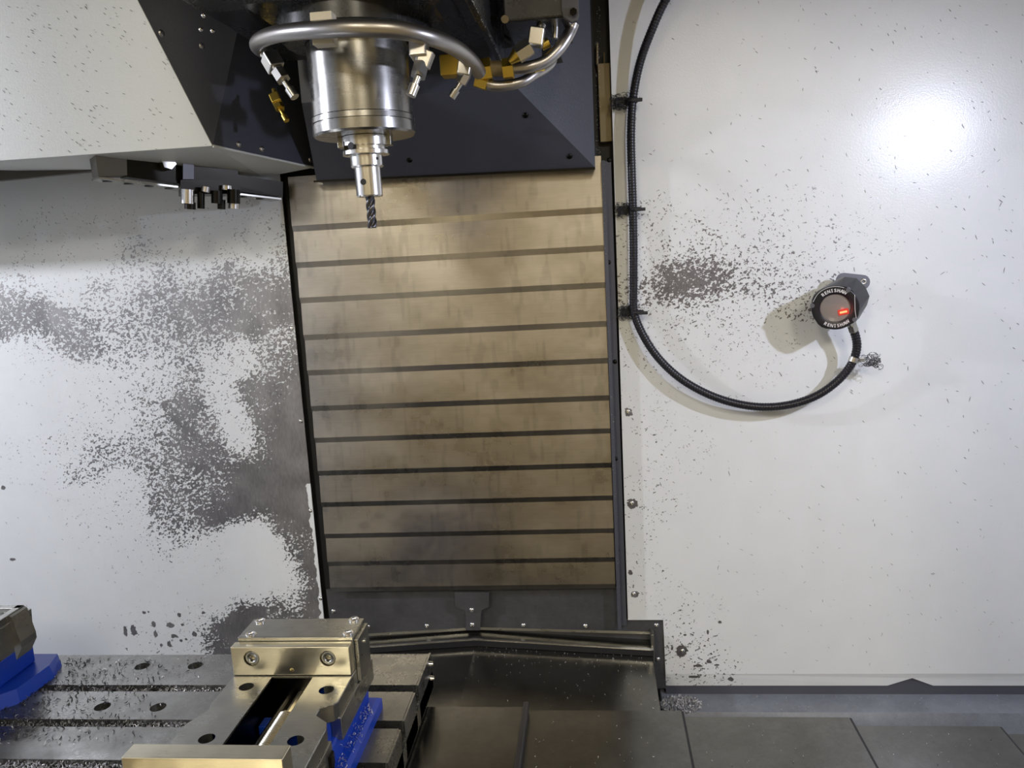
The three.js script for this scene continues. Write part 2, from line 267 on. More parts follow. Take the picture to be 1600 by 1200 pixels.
// column face behind the covers
const wallB = structure('wall_back', box(-0.66, 0.16, 0.0, 1.95, -0.05, -0.03), M.black);
const plate = structure('trim_1', prism([V(-0.6, 0.24), V(0.0, 0.24), V(0.1, 0.24), V(0.1, 0.15), V(0.1245, 0.15), V(0.1245, 0.309), V(0.046, 0.3095), V(0.046, 0.384), V(-0.603, 0.384)].map((p) => p), -0.012, -0.004), M.darkPlate);
for (const [px, py] of [[521, 955], [969, 919], [970, 952], [575, 979], [667, 978], [818, 977], [915, 978], [1026, 977], [1028, 1030]]) screwAt(plate, onZ(px, py, -0.004), 1.1);
const frame = structure('trim_2', [box(0.0265, 0.0335, 0.3, 1.25, -0.004, 0.022), box(0.0335, 0.0455, 0.3, 1.25, -0.03, 0.006)], M.charcoal);
for (const [px, py] of [[951, 410], [961, 565], [962, 717], [964, 860], [952, 250]]) screwAt(frame, onZ(px, py, 0.006), 0.9, M.darkSteel);
structure('trim_3', box(-0.607, -0.585, 0.3, 1.26, -0.03, -0.012), M.black);
// foot of the wall: dark flange, sloping gutter ledge
structure('trim_4', box(0.1245, 1.14, 0.134, 0.17, -0.03, -0.008), M.gutterDark);
structure('trim_5', [box(0.112, 1.14, 0.05, 0.135, -0.03, 0.06, 0.004), hull([V(0.15, 0.135, 0.06), V(1.14, 0.135, 0.06), V(0.16, 0.09, 0.085), V(1.14, 0.09, 0.085), V(0.15, 0.05, 0.05), V(1.14, 0.05, 0.05), V(0.16, 0.05, 0.085), V(1.14, 0.05, 0.085)])], M.gutter);
structure('floor', box(-2.19, 1.16, -0.04, 0.0, -0.05, 1.3), M.gutter);
structure('ceiling', box(-2.19, 1.16, 1.95, 1.98, -0.05, 1.3), M.charcoal);
structure('wall_left', box(-2.19, -2.15, 0.0, 1.95, -0.05, 1.3), M.whitePaint);
structure('wall_right', box(1.12, 1.16, 0.0, 1.95, -0.05, 1.3), M.whitePaint);
structure('wall_front', [box(-2.15, -0.95, 0.0, 1.95, 1.26, 1.3), box(0.8, 1.12, 0.0, 1.95, 1.26, 1.3)], M.whitePaint);
structure('trim_6', box(-0.95, 0.8, 0.0, 0.08, 1.26, 1.3), M.charcoal);
// the workshop the photograph is taken from
structure('floor_workshop', box(-4, 4, -0.95, -0.9, 1.3, 6), M.shopFloor);
structure('ceiling_workshop', box(-4, 4, 3.4, 3.45, 1.3, 6), M.shopWall);
structure('wall_workshop_rear', box(-4, 4, -0.9, 3.4, 6, 6.05), M.shopRear);
structure('wall_workshop_left', box(-4.05, -4, -0.9, 3.4, 1.3, 6), M.shopWall);
structure('wall_workshop_right', box(4, 4.05, -0.9, 3.4, 1.3, 6), M.shopWall);
structure('wall_workshop_front', [box(-4, -2.19, -0.9, 3.4, 1.25, 1.3), box(1.16, 4, -0.9, 3.4, 1.25, 1.3), box(-2.19, 1.16, 1.98, 3.4, 1.25, 1.3), box(-2.19, 1.16, -0.9, -0.04, 1.25, 1.3)], M.shopWall);
M.shopGlow = std({ name: 'workshop_light_diffuser', color: 0xffffff, emissive: SHOP_COLOR, emissiveIntensity: SHOP_POWER * 0.3, roughness: 0.8 });
for (const x of [-1.6, 1.2]) {
  const g = thing('ceiling_light', x < 0 ? 'warm workshop ceiling light over the tool changer side' : 'warm workshop ceiling light over the right wall side', 'light', V(x, 3.4, 5.1));
  mesh('housing', box(x - 0.35, x + 0.35, 3.36, 3.4, 4.4, 5.8), M.whitePaint, g); mesh('diffuser', box(x - 0.33, x + 0.33, 3.352, 3.36, 4.42, 5.78), M.shopGlow, g); settle(g);
  const l = new THREE.RectAreaLight(SHOP_COLOR, SHOP_POWER, 0.66, 1.36); l.position.set(x, 3.345, 5.1); l.lookAt(x, 0, 5.1); scene.add(l);
}
// machine work lamps
function workLamp(at, aim, power, size, color, label) {
  const g = thing('work_lamp', label, 'lamp', at); const d = aim.clone().sub(at).normalize();
  const P = (t) => at.clone().addScaledVector(d, t);
  mesh('housing', rod(P(-0.075), P(-0.006), 0.045, 0.052, 32), M.darkSteel, g);
  mesh('lens', rod(P(-0.0045), P(-0.001), 0.02, 0.02, 32), std({ name: 'lamp_lens_glow', color: 0xffffff, emissive: color, emissiveIntensity: 12, roughness: 0.4 }), g);
  mesh('rim', new THREE.TorusGeometry(0.046, 0.006, 12, 40).applyQuaternion(new THREE.Quaternion().setFromUnitVectors(V(0, 0, 1), d)).translate(at.x - d.x * 0.006, at.y - d.y * 0.006, at.z - d.z * 0.006), M.pipe, g);
  mesh('bracket', rod(P(-0.07), V(at.x > 0 ? 1.12 : -2.15, at.y + 0.03, at.z + 0.02), 0.012), M.darkSteel, g); settle(g);
  const l = new THREE.SpotLight(color, power, 0, rad(82), 1, 2); l.position.copy(P(0.004)); l.target.position.copy(aim); l.castShadow = true; l.shadow.radius = size; l.shadow.mapSize.set(2048, 2048); l.shadow.camera.near = 0.02;
  scene.add(l, l.target); return g;
}
workLamp(LAMP_RIGHT, V(0.0, 0.36, 0.2), LAMP_RIGHT_POWER, 0.9, LAMP_COLOR, 'round white work lamp on the right enclosure wall');
workLamp(LAMP_LEFT, V(-0.85, 0.2, 0.15), LAMP_LEFT_POWER, 1.6, LAMP_LEFT_COLOR, 'round white work lamp on the left enclosure wall');

// ---------------------------------------------------------------- telescopic column cover: one part per slat
const SX0 = -0.586, SX1 = 0.0245, slatBottom = [333, 392.5, 450, 510.5, 568, 626, 677.5, 731, 782, 833, 878, 919.5];
{
  const x0 = SX0 - 0.01, x1 = SX1 + 0.01, y0 = 0.36, y1 = 1.3, w = 800, h = 1200;
  // residue on the steel: runs of dried coolant with ragged outlines, fine brushing along x
  const stainTex = (kind) => { const t = dataTexture(w, h, (i, j, o) => {
    const x = mix(x0, x1, i / w), y = mix(y0, y1, j / h);
    const brush = vnoise(x * 20, y * 1500, 301) * 0.6 + vnoise(x * 60, y * 700, 302) * 0.4;
    const cloud = vnoise(x * 9, y * 14, 303) * 0.5 + vnoise(x * 25, y * 40, 304) * 0.3 + vnoise(x * 90, y * 110, 305) * 0.2;
    const runs = vnoise(x * 60, y * 9, 306) * vnoise(x * 150, y * 40, 307);
    const spots = smooth(0.66, 0.8, vnoise(x * 55, y * 38, 308)) * smooth(0.4, 0.7, vnoise(x * 8, y * 7, 309));
    const smear = smooth(0.52, 0.75, vnoise(x * 16 + 3 * vnoise(x * 30, y * 30, 310), y * 22, 311)) * smooth(0.45, 0.62, vnoise(x * 5.5, y * 2.2, 312));
    if (kind === 'color') {
      let v = 0.80 + 0.10 * (brush - 0.5) + 0.30 * (cloud - 0.5) - 0.16 * smear - 0.10 * smooth(0.3, 0.6, runs);
      v += 0.03 * spots; const warm = 0.5 + 0.9 * (vnoise(x * 5, y * 5, 313) - 0.5);
      o[0] = v; o[1] = v * mix(1.0, 0.965, warm); o[2] = v * mix(1.02, 0.92, warm);
    } else { const v = 0.30 + 0.14 * (cloud - 0.5) + 0.05 * smear; o[0] = 0; o[1] = v; o[2] = 1; }
  }, kind === 'color'); t.repeat.set(1 / (x1 - x0), 1 / (y1 - y0)); t.offset.set(-x0 / (x1 - x0), -y0 / (y1 - y0)); return t; };
  M.slat.map = stainTex('color'); M.slat.roughnessMap = stainTex('rough');
}
const cover = thing('column_way_cover', 'brown stained stainless telescopic slat cover in the middle of the back wall', 'way cover', V(-0.28, 0.38, 0.02));
{
  const zb = 0.012, dz = 0.0042; let yTop = 1.26;
  slatBottom.forEach((py, i) => {
    const z = zb + dz, yb = onZ(945, py, zb).y, a = 0.0118;
    const top = i === 0 ? yTop : yTop + 0.006;
    const g = prismX([[zb - 0.0005, top], [z, yb + a], [zb, yb], [zb - 0.002, yb], [z - 0.002, yb + a], [zb - 0.0025, top]], SX0 - (11 - i) * 0.0004, SX1 + (11 - i) * 0.0002);
    mesh('slat', g, M.slat, cover); yTop = yb;
  });
  settle(cover);
}
// ---------------------------------------------------------------- bracket below the cover
const bracket = thing('tee_bracket', 'small grey tee shaped sheet bracket under the slat cover', 'bracket', onZ(738, 985, 0.01));
{
  const p = (x, y) => onZ(x, y, 0.012);
  mesh('plate', prism([p(710, 926), p(764, 926), p(764, 948), p(752, 954), p(750, 985), p(728, 985), p(727, 954), p(711, 949)], 0.008, 0.012), M.darkPlate, bracket);
  screwAt(bracket, p(737, 953), 1.1); screwAt(bracket, p(738, 976), 1.1); settle(bracket);
}
// ---------------------------------------------------------------- Y way cover: gabled telescopic segments
const yCover = thing('saddle_way_cover', 'dark oily gabled steel cover plates running from back wall toward table', 'way cover', V(-0.27, 0.2, 0.15));
{
  const seg = (dy, z0, z1, xr) => { const px = [V(-0.66, 0.262 + dy), V(-0.274, 0.288 + dy), V(xr, 0.263 + dy), V(xr, 0.225 + dy), V(-0.66, 0.225 + dy)]; return prism(px, z0, z1, 0.0012); };
  mesh('rear_plate', seg(0, -0.004, 0.035, 0.098), M.coverSteel, yCover);
  mesh('front_plate', seg(-0.017, 0.03, 0.343, 0.095), M.coverSteel, yCover);
  mesh('edge_strip', [hull([V(-0.66, 0.262, 0.034), V(-0.274, 0.2885, 0.034), V(-0.66, 0.2585, 0.0375), V(-0.274, 0.285, 0.0375), V(-0.66, 0.2605, 0.0375), V(-0.274, 0.2875, 0.0375)]), hull([V(0.098, 0.263, 0.034), V(-0.274, 0.2885, 0.034), V(0.098, 0.2595, 0.0375), V(-0.274, 0.285, 0.0375), V(0.098, 0.2615, 0.0375), V(-0.274, 0.2875, 0.0375)])], M.bright, yCover);
  mesh('black_lip', [hull([V(-0.66, 0.258, 0.0352), V(-0.274, 0.2845, 0.0352), V(-0.66, 0.246, 0.0352), V(-0.274, 0.2725, 0.0352), V(-0.66, 0.258, 0.0372), V(-0.274, 0.2845, 0.0372), V(-0.66, 0.246, 0.0372), V(-0.274, 0.2725, 0.0372)]), hull([V(0.098, 0.259, 0.0352), V(-0.274, 0.2845, 0.0352), V(0.098, 0.247, 0.0352), V(-0.274, 0.2725, 0.0352), V(0.098, 0.259, 0.0372), V(-0.274, 0.2845, 0.0372), V(0.098, 0.247, 0.0372), V(-0.274, 0.2725, 0.0372)])], M.black, yCover);  // black strip added to darken the front face, which reflects bright
  mesh('rear_flange', [hull([onZ(575, 990, 0.003), onZ(745, 980, 0.003), onZ(575, 994, 0.003), onZ(745, 984, 0.003), onZ(575, 990, -0.003), onZ(745, 980, -0.003), onZ(745, 984, -0.003)]), hull([onZ(1016, 987, 0.003), onZ(745, 980, 0.003), onZ(1016, 991, 0.003), onZ(745, 984, 0.003), onZ(1016, 987, -0.003), onZ(745, 980, -0.003), onZ(745, 984, -0.003)])], M.steel, yCover);
  mesh('end_cap', box(0.094, 0.1, 0.226, 0.29, -0.002, 0.028, 0.001), M.steel, yCover);
  settle(yCover);
}
// ---------------------------------------------------------------- X way cover: overlapping plates stepping down to the right
const xCover = thing('table_way_cover', 'overlapping grey steel cover plates stepping down to the right of the table', 'way cover', V(0.2, 0.28, 0.6));
{
  const xs = [-0.34, -0.141, 0.1215, 0.3935, 0.626, 0.9], zb = [0.357, 0.3475, 0.3455, 0.35, 0.352];
  for (let i = 0; i < 5; i++) {
    const y = 0.33 - 0.012 * i, x0 = xs[i] - (i ? 0.05 : 0), x1 = xs[i + 1], z0 = zb[i];
    mesh('cover_plate', [box(x0, x1, y - 0.003, y, z0, 1.0, 0.001), box(x1 - 0.003, x1, y - 0.0115, y - 0.002, z0, 1.0), box(x0, x1, y - 0.06, y - 0.002, z0, z0 + 0.003)], M.coverSteel, xCover);
    if (i && i < 4) mesh('black_lip', box(x1 - 0.001, x1 + 0.004, y - 0.012, y - 0.001, z0, 1.0, 0.001), M.black, xCover);
  }
  mesh('wiper_rail', box(-0.143, -0.134, 0.319, 0.337, 0.352, 1.0, 0.002), M.blackGloss, xCover);
  settle(xCover);
}
// ---------------------------------------------------------------- machine table with T-slots
const T = 0.41;
const table = thing('machine_table', 'grey cast iron machine table with tee slots full of chips', 'table', V(-0.9, 0.335, 0.6));
{
  const zs = [0.425, 0.524, 0.623, 0.722], pts = [[0.317, 0.335], [0.317, T - 0.004], [0.321, T - 0.003], [0.331, T - 0.003], [0.333, T]];
  for (const z of zs) pts.push([z, T], [z, T - 0.02], [z - 0.01, T - 0.02], [z - 0.01, T - 0.034], [z + 0.03, T - 0.034], [z + 0.03, T - 0.02], [z + 0.02, T - 0.02], [z + 0.02, T]);
  pts.push([0.83, T], [0.832, T - 0.002], [0.832, 0.335]);
  let b = new Brush(boxUV(prismX(pts, -1.5, -0.308))); b.updateMatrixWorld(); const ev = new Evaluator(); ev.useGroups = false;
  for (const [px, py] of [[305, 1040], [160, 1104], [247, 1105], [222, 1041]]) {
    const c = onY(px, py, T), h = new Brush(boxUV(new THREE.CylinderGeometry(0.0125, 0.0125, 0.03, 28).translate(c.x, T, c.z))); h.updateMatrixWorld(); b = ev.evaluate(b, h, SUBTRACTION);
  }
  mesh('body', b.geometry, M.table, table);
  mesh('end_trim', [box(-0.308, -0.3045, 0.345, T - 0.001, 0.319, 0.424), box(-0.308, -0.3045, 0.345, T - 0.001, 0.446, 0.523), box(-0.308, -0.3045, 0.345, T - 0.001, 0.545, 0.622), box(-0.308, -0.3045, 0.345, 0.375, 0.319, 0.83)], M.table, table);
  for (const [y, z] of [[0.397, 0.335], [0.37, 0.335]]) mesh('oil_fitting', rod(V(-0.3045, y, z), V(-0.298, y, z), 0.005, 0.0035, 12), M.bright, table);
  settle(table);
}
// ---------------------------------------------------------------- vise in the middle
const vise = thing('machine_vise', 'steel machine vise with brassy jaw faces on a blue base', 'vise', V(-0.45, T, 0.65));
{
  const B = 0.51, x0 = -0.538, x1 = -0.361;
  // bed: outline in x,z with the scalloped clamp notch, and the screw channel cut through
  const s = new THREE.Shape([[x0, -0.48], [x1, -0.48], [x1, -0.637], [x1 - 0.004, -0.645], [x1 - 0.02, -0.654], [x1 - 0.02, -0.668], [x1 - 0.001, -0.683], [x1 + 0.004, -0.70], [x1 + 0.004, -0.95], [x0 - 0.012, -0.95], [x0 - 0.012, -0.69], [x0 - 0.002, -0.668], [x0 + 0.004, -0.655], [x0, -0.64]].map(([x, z]) => new THREE.Vector2(x, z)));
  const hole = new THREE.Path([[-0.48, -0.573], [-0.417, -0.573], [-0.417, -0.93], [-0.48, -0.93]].map(([x, z]) => new THREE.Vector2(x, z))); s.holes.push(hole);
  const g = new THREE.ExtrudeGeometry(s, { depth: 0.022, bevelEnabled: true, bevelSize: 0.001, bevelThickness: 0.001, bevelOffset: -0.001, bevelSegments: 1 });
  g.rotateX(-Math.PI / 2); g.translate(0, B - 0.023, 0);
  let b = new Brush(boxUV(g)); b.updateMatrixWorld(); const ev = new Evaluator(); ev.useGroups = false;
  for (const [px, py] of [[385, 1073], [510, 1078], [323, 1154], [462, 1157]]) { const c = onY(px, py, B), h = new Brush(boxUV(new THREE.CylinderGeometry(0.0105, 0.0105, 0.03, 28).translate(c.x, B, c.z))); h.updateMatrixWorld(); b = ev.evaluate(b, h, SUBTRACTION); }
  mesh('bed', b.geometry, M.steel, vise);
  mesh('side_rail', [box(x1 - 0.012, x1 + 0.003, B - 0.055, B - 0.022, 0.482, 0.64, 0.001), box(x1 - 0.012, x1 + 0.006, B - 0.055, B - 0.022, 0.69, 0.95, 0.001)], M.steel, vise);
  const base = mesh('base', [hull([V(x0 - 0.02, T, 0.49), V(-0.346, T, 0.49), V(-0.346, T + 0.016, 0.49), V(x0 - 0.02, T + 0.016, 0.49), V(x0 - 0.02, T, 0.95), V(-0.346, T, 0.95), V(-0.346, T + 0.016, 0.95), V(x0 - 0.02, T + 0.016, 0.95), V(-0.352, T + 0.02, 0.495), V(-0.352, T + 0.02, 0.95)]),
    box(x0 + 0.004, -0.482, T + 0.016, B - 0.023, 0.5, 0.95), box(-0.415, -0.3655, T + 0.016, B - 0.05, 0.49, 0.95, 0.004), box(-0.415, -0.3735, B - 0.06, B - 0.0235, 0.49, 0.95), box(-0.482, -0.415, T + 0.016, B - 0.075, 0.5, 0.95), box(-0.5, -0.4, T + 0.016, B - 0.023, 0.49, 0.571)], M.blue, vise);
  mesh('clamp_bolt', [rod(V(-0.362, T + 0.018, 0.7), V(-0.362, T + 0.05, 0.7), 0.011), hexRod(V(-0.362, T + 0.05, 0.7), V(-0.362, T + 0.066, 0.7), 0.012)], M.darkSteel, vise);
  // channel liner and lead screw
  mesh('channel_wall', [box(-0.481, -0.4785, B - 0.07, B - 0.003, 0.573, 0.95), box(-0.4185, -0.416, B - 0.07, B - 0.003, 0.573, 0.95), box(-0.48, -0.417, B - 0.07, B - 0.002, 0.5715, 0.5745)], M.darkSteel, vise);
  mesh('coolant_block', box(-0.476, -0.462, B - 0.06, B - 0.035, 0.618, 0.64, 0.002), M.blue, vise);
  const ax = -0.437, ay = B - 0.028; mesh('guide_rod', rod(V(-0.449, ay + 0.004, 0.574), V(-0.449, ay + 0.004, 0.95), 0.006), M.darkSteel, vise);
  const prof = [[0.007, 0]]; prof.push([0.007, 0.055], [0.013, 0.06]);
  for (let i = 0; i < 66; i++) { const y = 0.06 + i * 0.004; prof.push([0.0135, y], [0.0135, y + 0.0016], [0.0118, y + 0.0026], [0.0118, y + 0.0034]); }
  const lead = lathe(prof.map(([r, y]) => [r, y]), 0, 0, 24); lead.rotateX(Math.PI / 2); lead.translate(ax, ay, 0.575); mesh('lead_screw', lead, M.jaw, vise);
  // fixed jaw
  const jt = 0.5605; const fixed = mesh('fixed_jaw', box(x0 + 0.004, x1, B, jt, 0.494, 0.5535, 0.0015), M.steel, vise);
  mesh('fixed_jaw_side', box(x1, x1 + 0.006, B - 0.02, jt - 0.006, 0.498, 0.55, 0.001), M.steel, vise);
  let jaw = new Brush(boxUV(box(x0, x1 - 0.001, B + 0.0005, jt - 0.006, 0.5545, 0.571, 0.0015))); jaw.updateMatrixWorld();
  const bolts = [[393, 1029], [512, 1029]].map(([px, py]) => onZ(px, py, 0.571));
  for (const c of bolts) { const h = new Brush(boxUV(rod(V(c.x, c.y, 0.563), V(c.x, c.y, 0.58), 0.0118, 0.0118, 28))); h.updateMatrixWorld(); jaw = ev.evaluate(jaw, h, SUBTRACTION); }
  { const c = onZ(456, 1047, 0.571), h = new Brush(boxUV(rod(V(c.x, c.y, 0.563), V(c.x, c.y, 0.58), 0.0032, 0.0032, 16))); h.updateMatrixWorld(); jaw = ev.evaluate(jaw, h, SUBTRACTION); }
  mesh('jaw_plate', jaw.geometry, M.jaw, vise);
  for (const c of bolts) mesh('jaw_bolt', [(() => { const q = new THREE.LatheGeometry([[0.0048, -0.008], [0.0048, 0], [0.0095, 0], [0.0102, -0.0008], [0.0102, -0.008]].map(([a, y]) => new THREE.Vector2(a, y)).reverse(), 28); q.rotateX(Math.PI / 2); q.translate(c.x, c.y, 0.5695); return q; })()], M.steel, vise);
  for (const [px, py] of [[407, 971], [392, 992], [544, 990], [553, 969]]) { const c = onY(px, py, jt); mesh('jaw_bolt', [(() => { const q = new THREE.LatheGeometry([[0.0036, -0.003], [0.0036, 0.0012], [0.0072, 0.0012], [0.008, 0.0004], [0.008, -0.004]].map(([a, y]) => new THREE.Vector2(a, y)).reverse(), 24); q.translate(c.x, jt + 0.0012, c.z); return q; })()], M.bright, vise); }
  mesh('side_screw', rod(V(x1 + 0.006, 0.537, 0.52), V(x1 + 0.008, 0.537, 0.52), 0.004), M.bright, vise);
  // moving jaw
  mesh('moving_jaw', [box(-0.546, -0.357, B + 0.001, 0.532, 0.832, 0.95, 0.0015)], M.jaw, vise);
  mesh('moving_jaw_plate', box(-0.5455, -0.3575, B + 0.001, jt, 0.806, 0.832, 0.0015), M.jaw, vise);
  settle(vise);
}
// ---------------------------------------------------------------- second vise, only its corner shows
const vise2 = thing('machine_vise', 'corner of a steel vise with overhanging jaw on a blue base beside the worn wall', 'vise', V(-1.07, T, 0.45));
{
  const at = (px, py, y) => onY(px, py, y); const jt = 0.585;
  const r = at(38, 945, jt), z0 = r.z, xr = r.x;
  mesh('base', [hull([V(-1.165, T, 0.36), V(-0.965, T, 0.36), V(-0.95, T, 0.40), V(-0.955, T, 0.48), V(-1.03, T, 0.56), V(-1.165, T, 0.56), V(-1.165, T + 0.022, 0.36), V(-0.97, T + 0.022, 0.36), V(-0.958, T + 0.022, 0.40), V(-0.962, T + 0.022, 0.475), V(-1.04, T + 0.022, 0.555), V(-1.165, T + 0.022, 0.56)]), box(-1.165, -0.992, T + 0.022, 0.475, 0.385, 0.5, 0.004)], M.blue, vise2);
  mesh('body', hull([V(-1.165, 0.475, 0.385), V(-0.99, 0.475, 0.385), V(-0.99, 0.475, 0.5), V(-1.165, 0.475, 0.5), V(-1.165, 0.53, 0.385), V(-0.985, 0.53, 0.385), V(-0.985, 0.53, 0.5), V(-1.165, 0.53, 0.5)]), M.steel, vise2);
  mesh('jaw', [box(-1.165, xr, 0.53, jt - 0.012, z0, z0 + 0.12, 0.0015), box(-1.165, xr, jt - 0.012, jt, z0, z0 + 0.012, 0.001), box(xr - 0.012, xr, jt - 0.012, jt, z0, z0 + 0.06, 0.001)], M.steel, vise2);
  mesh('jaw_hook', hull([V(xr, 0.51, z0), V(xr, jt - 0.002, z0), V(xr + 0.004, jt - 0.004, z0), V(xr + 0.012, 0.54, z0), V(xr + 0.012, 0.53, z0), V(xr, 0.51, z0 + 0.035), V(xr, jt - 0.002, z0 + 0.035), V(xr + 0.004, jt - 0.004, z0 + 0.035), V(xr + 0.012, 0.54, z0 + 0.035), V(xr + 0.012, 0.53, z0 + 0.035)]), M.steel, vise2);
  mesh('jaw_strip', box(-1.165, xr - 0.014, jt - 0.0125, jt - 0.008, z0 + 0.014, z0 + 0.024, 0.001), M.bright, vise2);
  settle(vise2);
}
// ---------------------------------------------------------------- head cover behind the spindle
const cowl = thing('head_cover', 'dark charcoal sheet metal hood behind the spindle', 'machine cover', V(-0.24, 1.24, 0.1));
{
  const A = onZ(495, 284, 0.045), B = onZ(930, 262, 0.045), R = onZ(805, 135, 0.15), L = V(-0.5, R.y, 0.15), up = 1.93;
  mesh('hood', hull([A, B, R, L, V(A.x, A.y, 0.0), V(B.x, B.y, 0.0), V(R.x, up, 0.15), V(L.x, up, 0.15), V(B.x + 0.004, up, 0.045), V(A.x, up, 0.045), V(B.x + 0.004, up, 0.0), V(A.x, up, 0.0)]), M.charcoal, cowl);
  const n = new THREE.Triangle(A, B, R).getNormal(V(0, 0, 0)); if (n.z < 0) n.negate();
  const onFacet = (px, py) => { const d = ray(px, py); const t = A.clone().sub(camera.position).dot(n) / d.dot(n); return camera.position.clone().addScaledVector(d, t); };
  for (const [px, py] of [[821, 180], [890, 244], [640, 250]]) screwAt(cowl, onFacet(px, py), 1.1, M.darkSteel, n);
  mesh('end_cap', [rod(onZ(812, 26, 0.152), onZ(812, 26, 0.19), 0.046, 0.044, 40)], M.charcoal, cowl);
  mesh('cap_ring', new THREE.TorusGeometry(0.039, 0.0025, 10, 48).translate(...onZ(812, 26, 0.191).toArray()), M.black, cowl);
  mesh('gusset', hull([onZ(868, 60, 0.13), onZ(880, 98, 0.13), onZ(866, 100, 0.13), onZ(866, 60, 0.13), onZ(868, 60, 0.11), onZ(880, 98, 0.11), onZ(866, 100, 0.11)]), M.black, cowl);
  mesh('bottom_flange', hull([onZ(490, 285, 0.048), onZ(930, 265, 0.048), onZ(490, 282, 0.048), onZ(930, 261, 0.048), onZ(490, 285, 0.03), onZ(930, 265, 0.03), onZ(930, 261, 0.03), onZ(490, 282, 0.03)]), M.darkSteel, cowl);
  settle(cowl);
}
const guide = thing('column_guide', 'tan steel guide strip in dark gap beside the charcoal hood', 'guide rail', onZ(946, 222, -0.01));
{
  const a = onZ(938, 222, -0.012), b = onZ(953, 98, -0.012);
  mesh('strip', box(a.x, b.x, a.y, b.y, -0.03, -0.012, 0.001), M.tan, guide);
  mesh('rod', rod(onZ(933, 100, -0.015), onZ(933, 68, -0.015), 0.0026), M.tan, guide); mesh('rod', rod(onZ(944, 100, -0.015), onZ(944, 82, -0.015), 0.0015), M.tan, guide); settle(guide);
}
// ---------------------------------------------------------------- white tool changer housing on the left
const housing = thing('tool_changer_housing', 'large off white tool changer housing with charcoal side at upper left', 'machine cover', V(-1.0, 1.29, 0.2));
{
  const a = onZ(0, 250, 0.3), b = onZ(332, 228, 0.3), c = onZ(215, 0, 0.3), k = (c.x - b.x) / (c.y - b.y), up = 1.93, xt = b.x + k * (up - b.y);
  mesh('front_panel', prism([V(-2.13, a.y + 0.002), V(b.x, b.y), V(xt, up), V(-2.13, up)], 0.297, 0.3, 0.0008), M.boxPaint, housing);
  const d = onZ(490, 262, 0.03), off = V(-0.003, 0, 0), sideTop = V(d.x + 0.02, up, 0.03);
  const side = [b, V(xt, up, 0.2985), sideTop, d]; const sidePts = [V(b.x - 0.0005, b.y, 0.2985), side[1].clone().add(V(-0.0005, 0, 0)), sideTop, d];
  mesh('side_panel', (() => { const g = new THREE.BufferGeometry(), q = sidePts, r = q.map((p) => p.clone().add(off)), pos = []; const t = (A, B, C) => pos.push(A.x, A.y, A.z, B.x, B.y, B.z, C.x, C.y, C.z); t(q[0], q[3], q[2]); t(q[0], q[2], q[1]); t(r[0], r[2], r[3]); t(r[0], r[1], r[2]); for (let i = 0; i < 4; i++) { const j = (i + 1) % 4; t(q[i], q[j], r[j]); t(q[i], r[j], r[i]); } g.setAttribute('position', new THREE.Float32BufferAttribute(pos, 3)); g.computeVertexNormals(); return g; })(), M.charcoal, housing);
  const e = onZ(412, 277, 0.04), u = onZ(0, 266, 0.2);
  { const th = (...p) => [...p, ...p.map((q) => q.clone().add(V(0, 0.003, 0)))], uf = V(u.x, a.y, 0.297);
    mesh('bottom_panel', [hull(th(uf, V(b.x, b.y, 0.297), d.clone(), e, u)), hull(th(V(-2.13, a.y, 0.297), uf, u, V(-2.13, u.y, u.z)))], M.boxPaint, housing); }
  mesh('edge_trim', rod(V(b.x, b.y, 0.298), d, 0.0022, 0.0022, 8), M.boxPaint, housing);
  const n = new THREE.Triangle(sidePts[0], sidePts[3], sidePts[2]).getNormal(V(0, 0, 0)); if (n.z < 0) n.negate();
  for (const [px, py] of [[252, 52], [373, 226], [409, 233], [485, 250], [315, 72]]) { const r = ray(px, py), t = sidePts[0].clone().sub(camera.position).dot(n) / r.dot(n); screwAt(housing, camera.position.clone().addScaledVector(r, t), 1.1, M.pipe, n); }
  { const q = [onZ(0, 264, 0.19), onZ(150, 257, 0.19), onZ(150, 267, 0.19), onZ(0, 282, 0.19)], l = V(-2.13, q[0].y - 0.005, 0.19), m = V(-2.13, q[3].y - 0.005, 0.19); mesh('gap_shade_strip', hull([...q, l, m, ...[...q, l, m].map((p) => p.clone().setZ(0.175))]), M.gapShade, housing); }  // dark strip put in as the shade of the gap behind the bottom panel
  settle(housing);
}
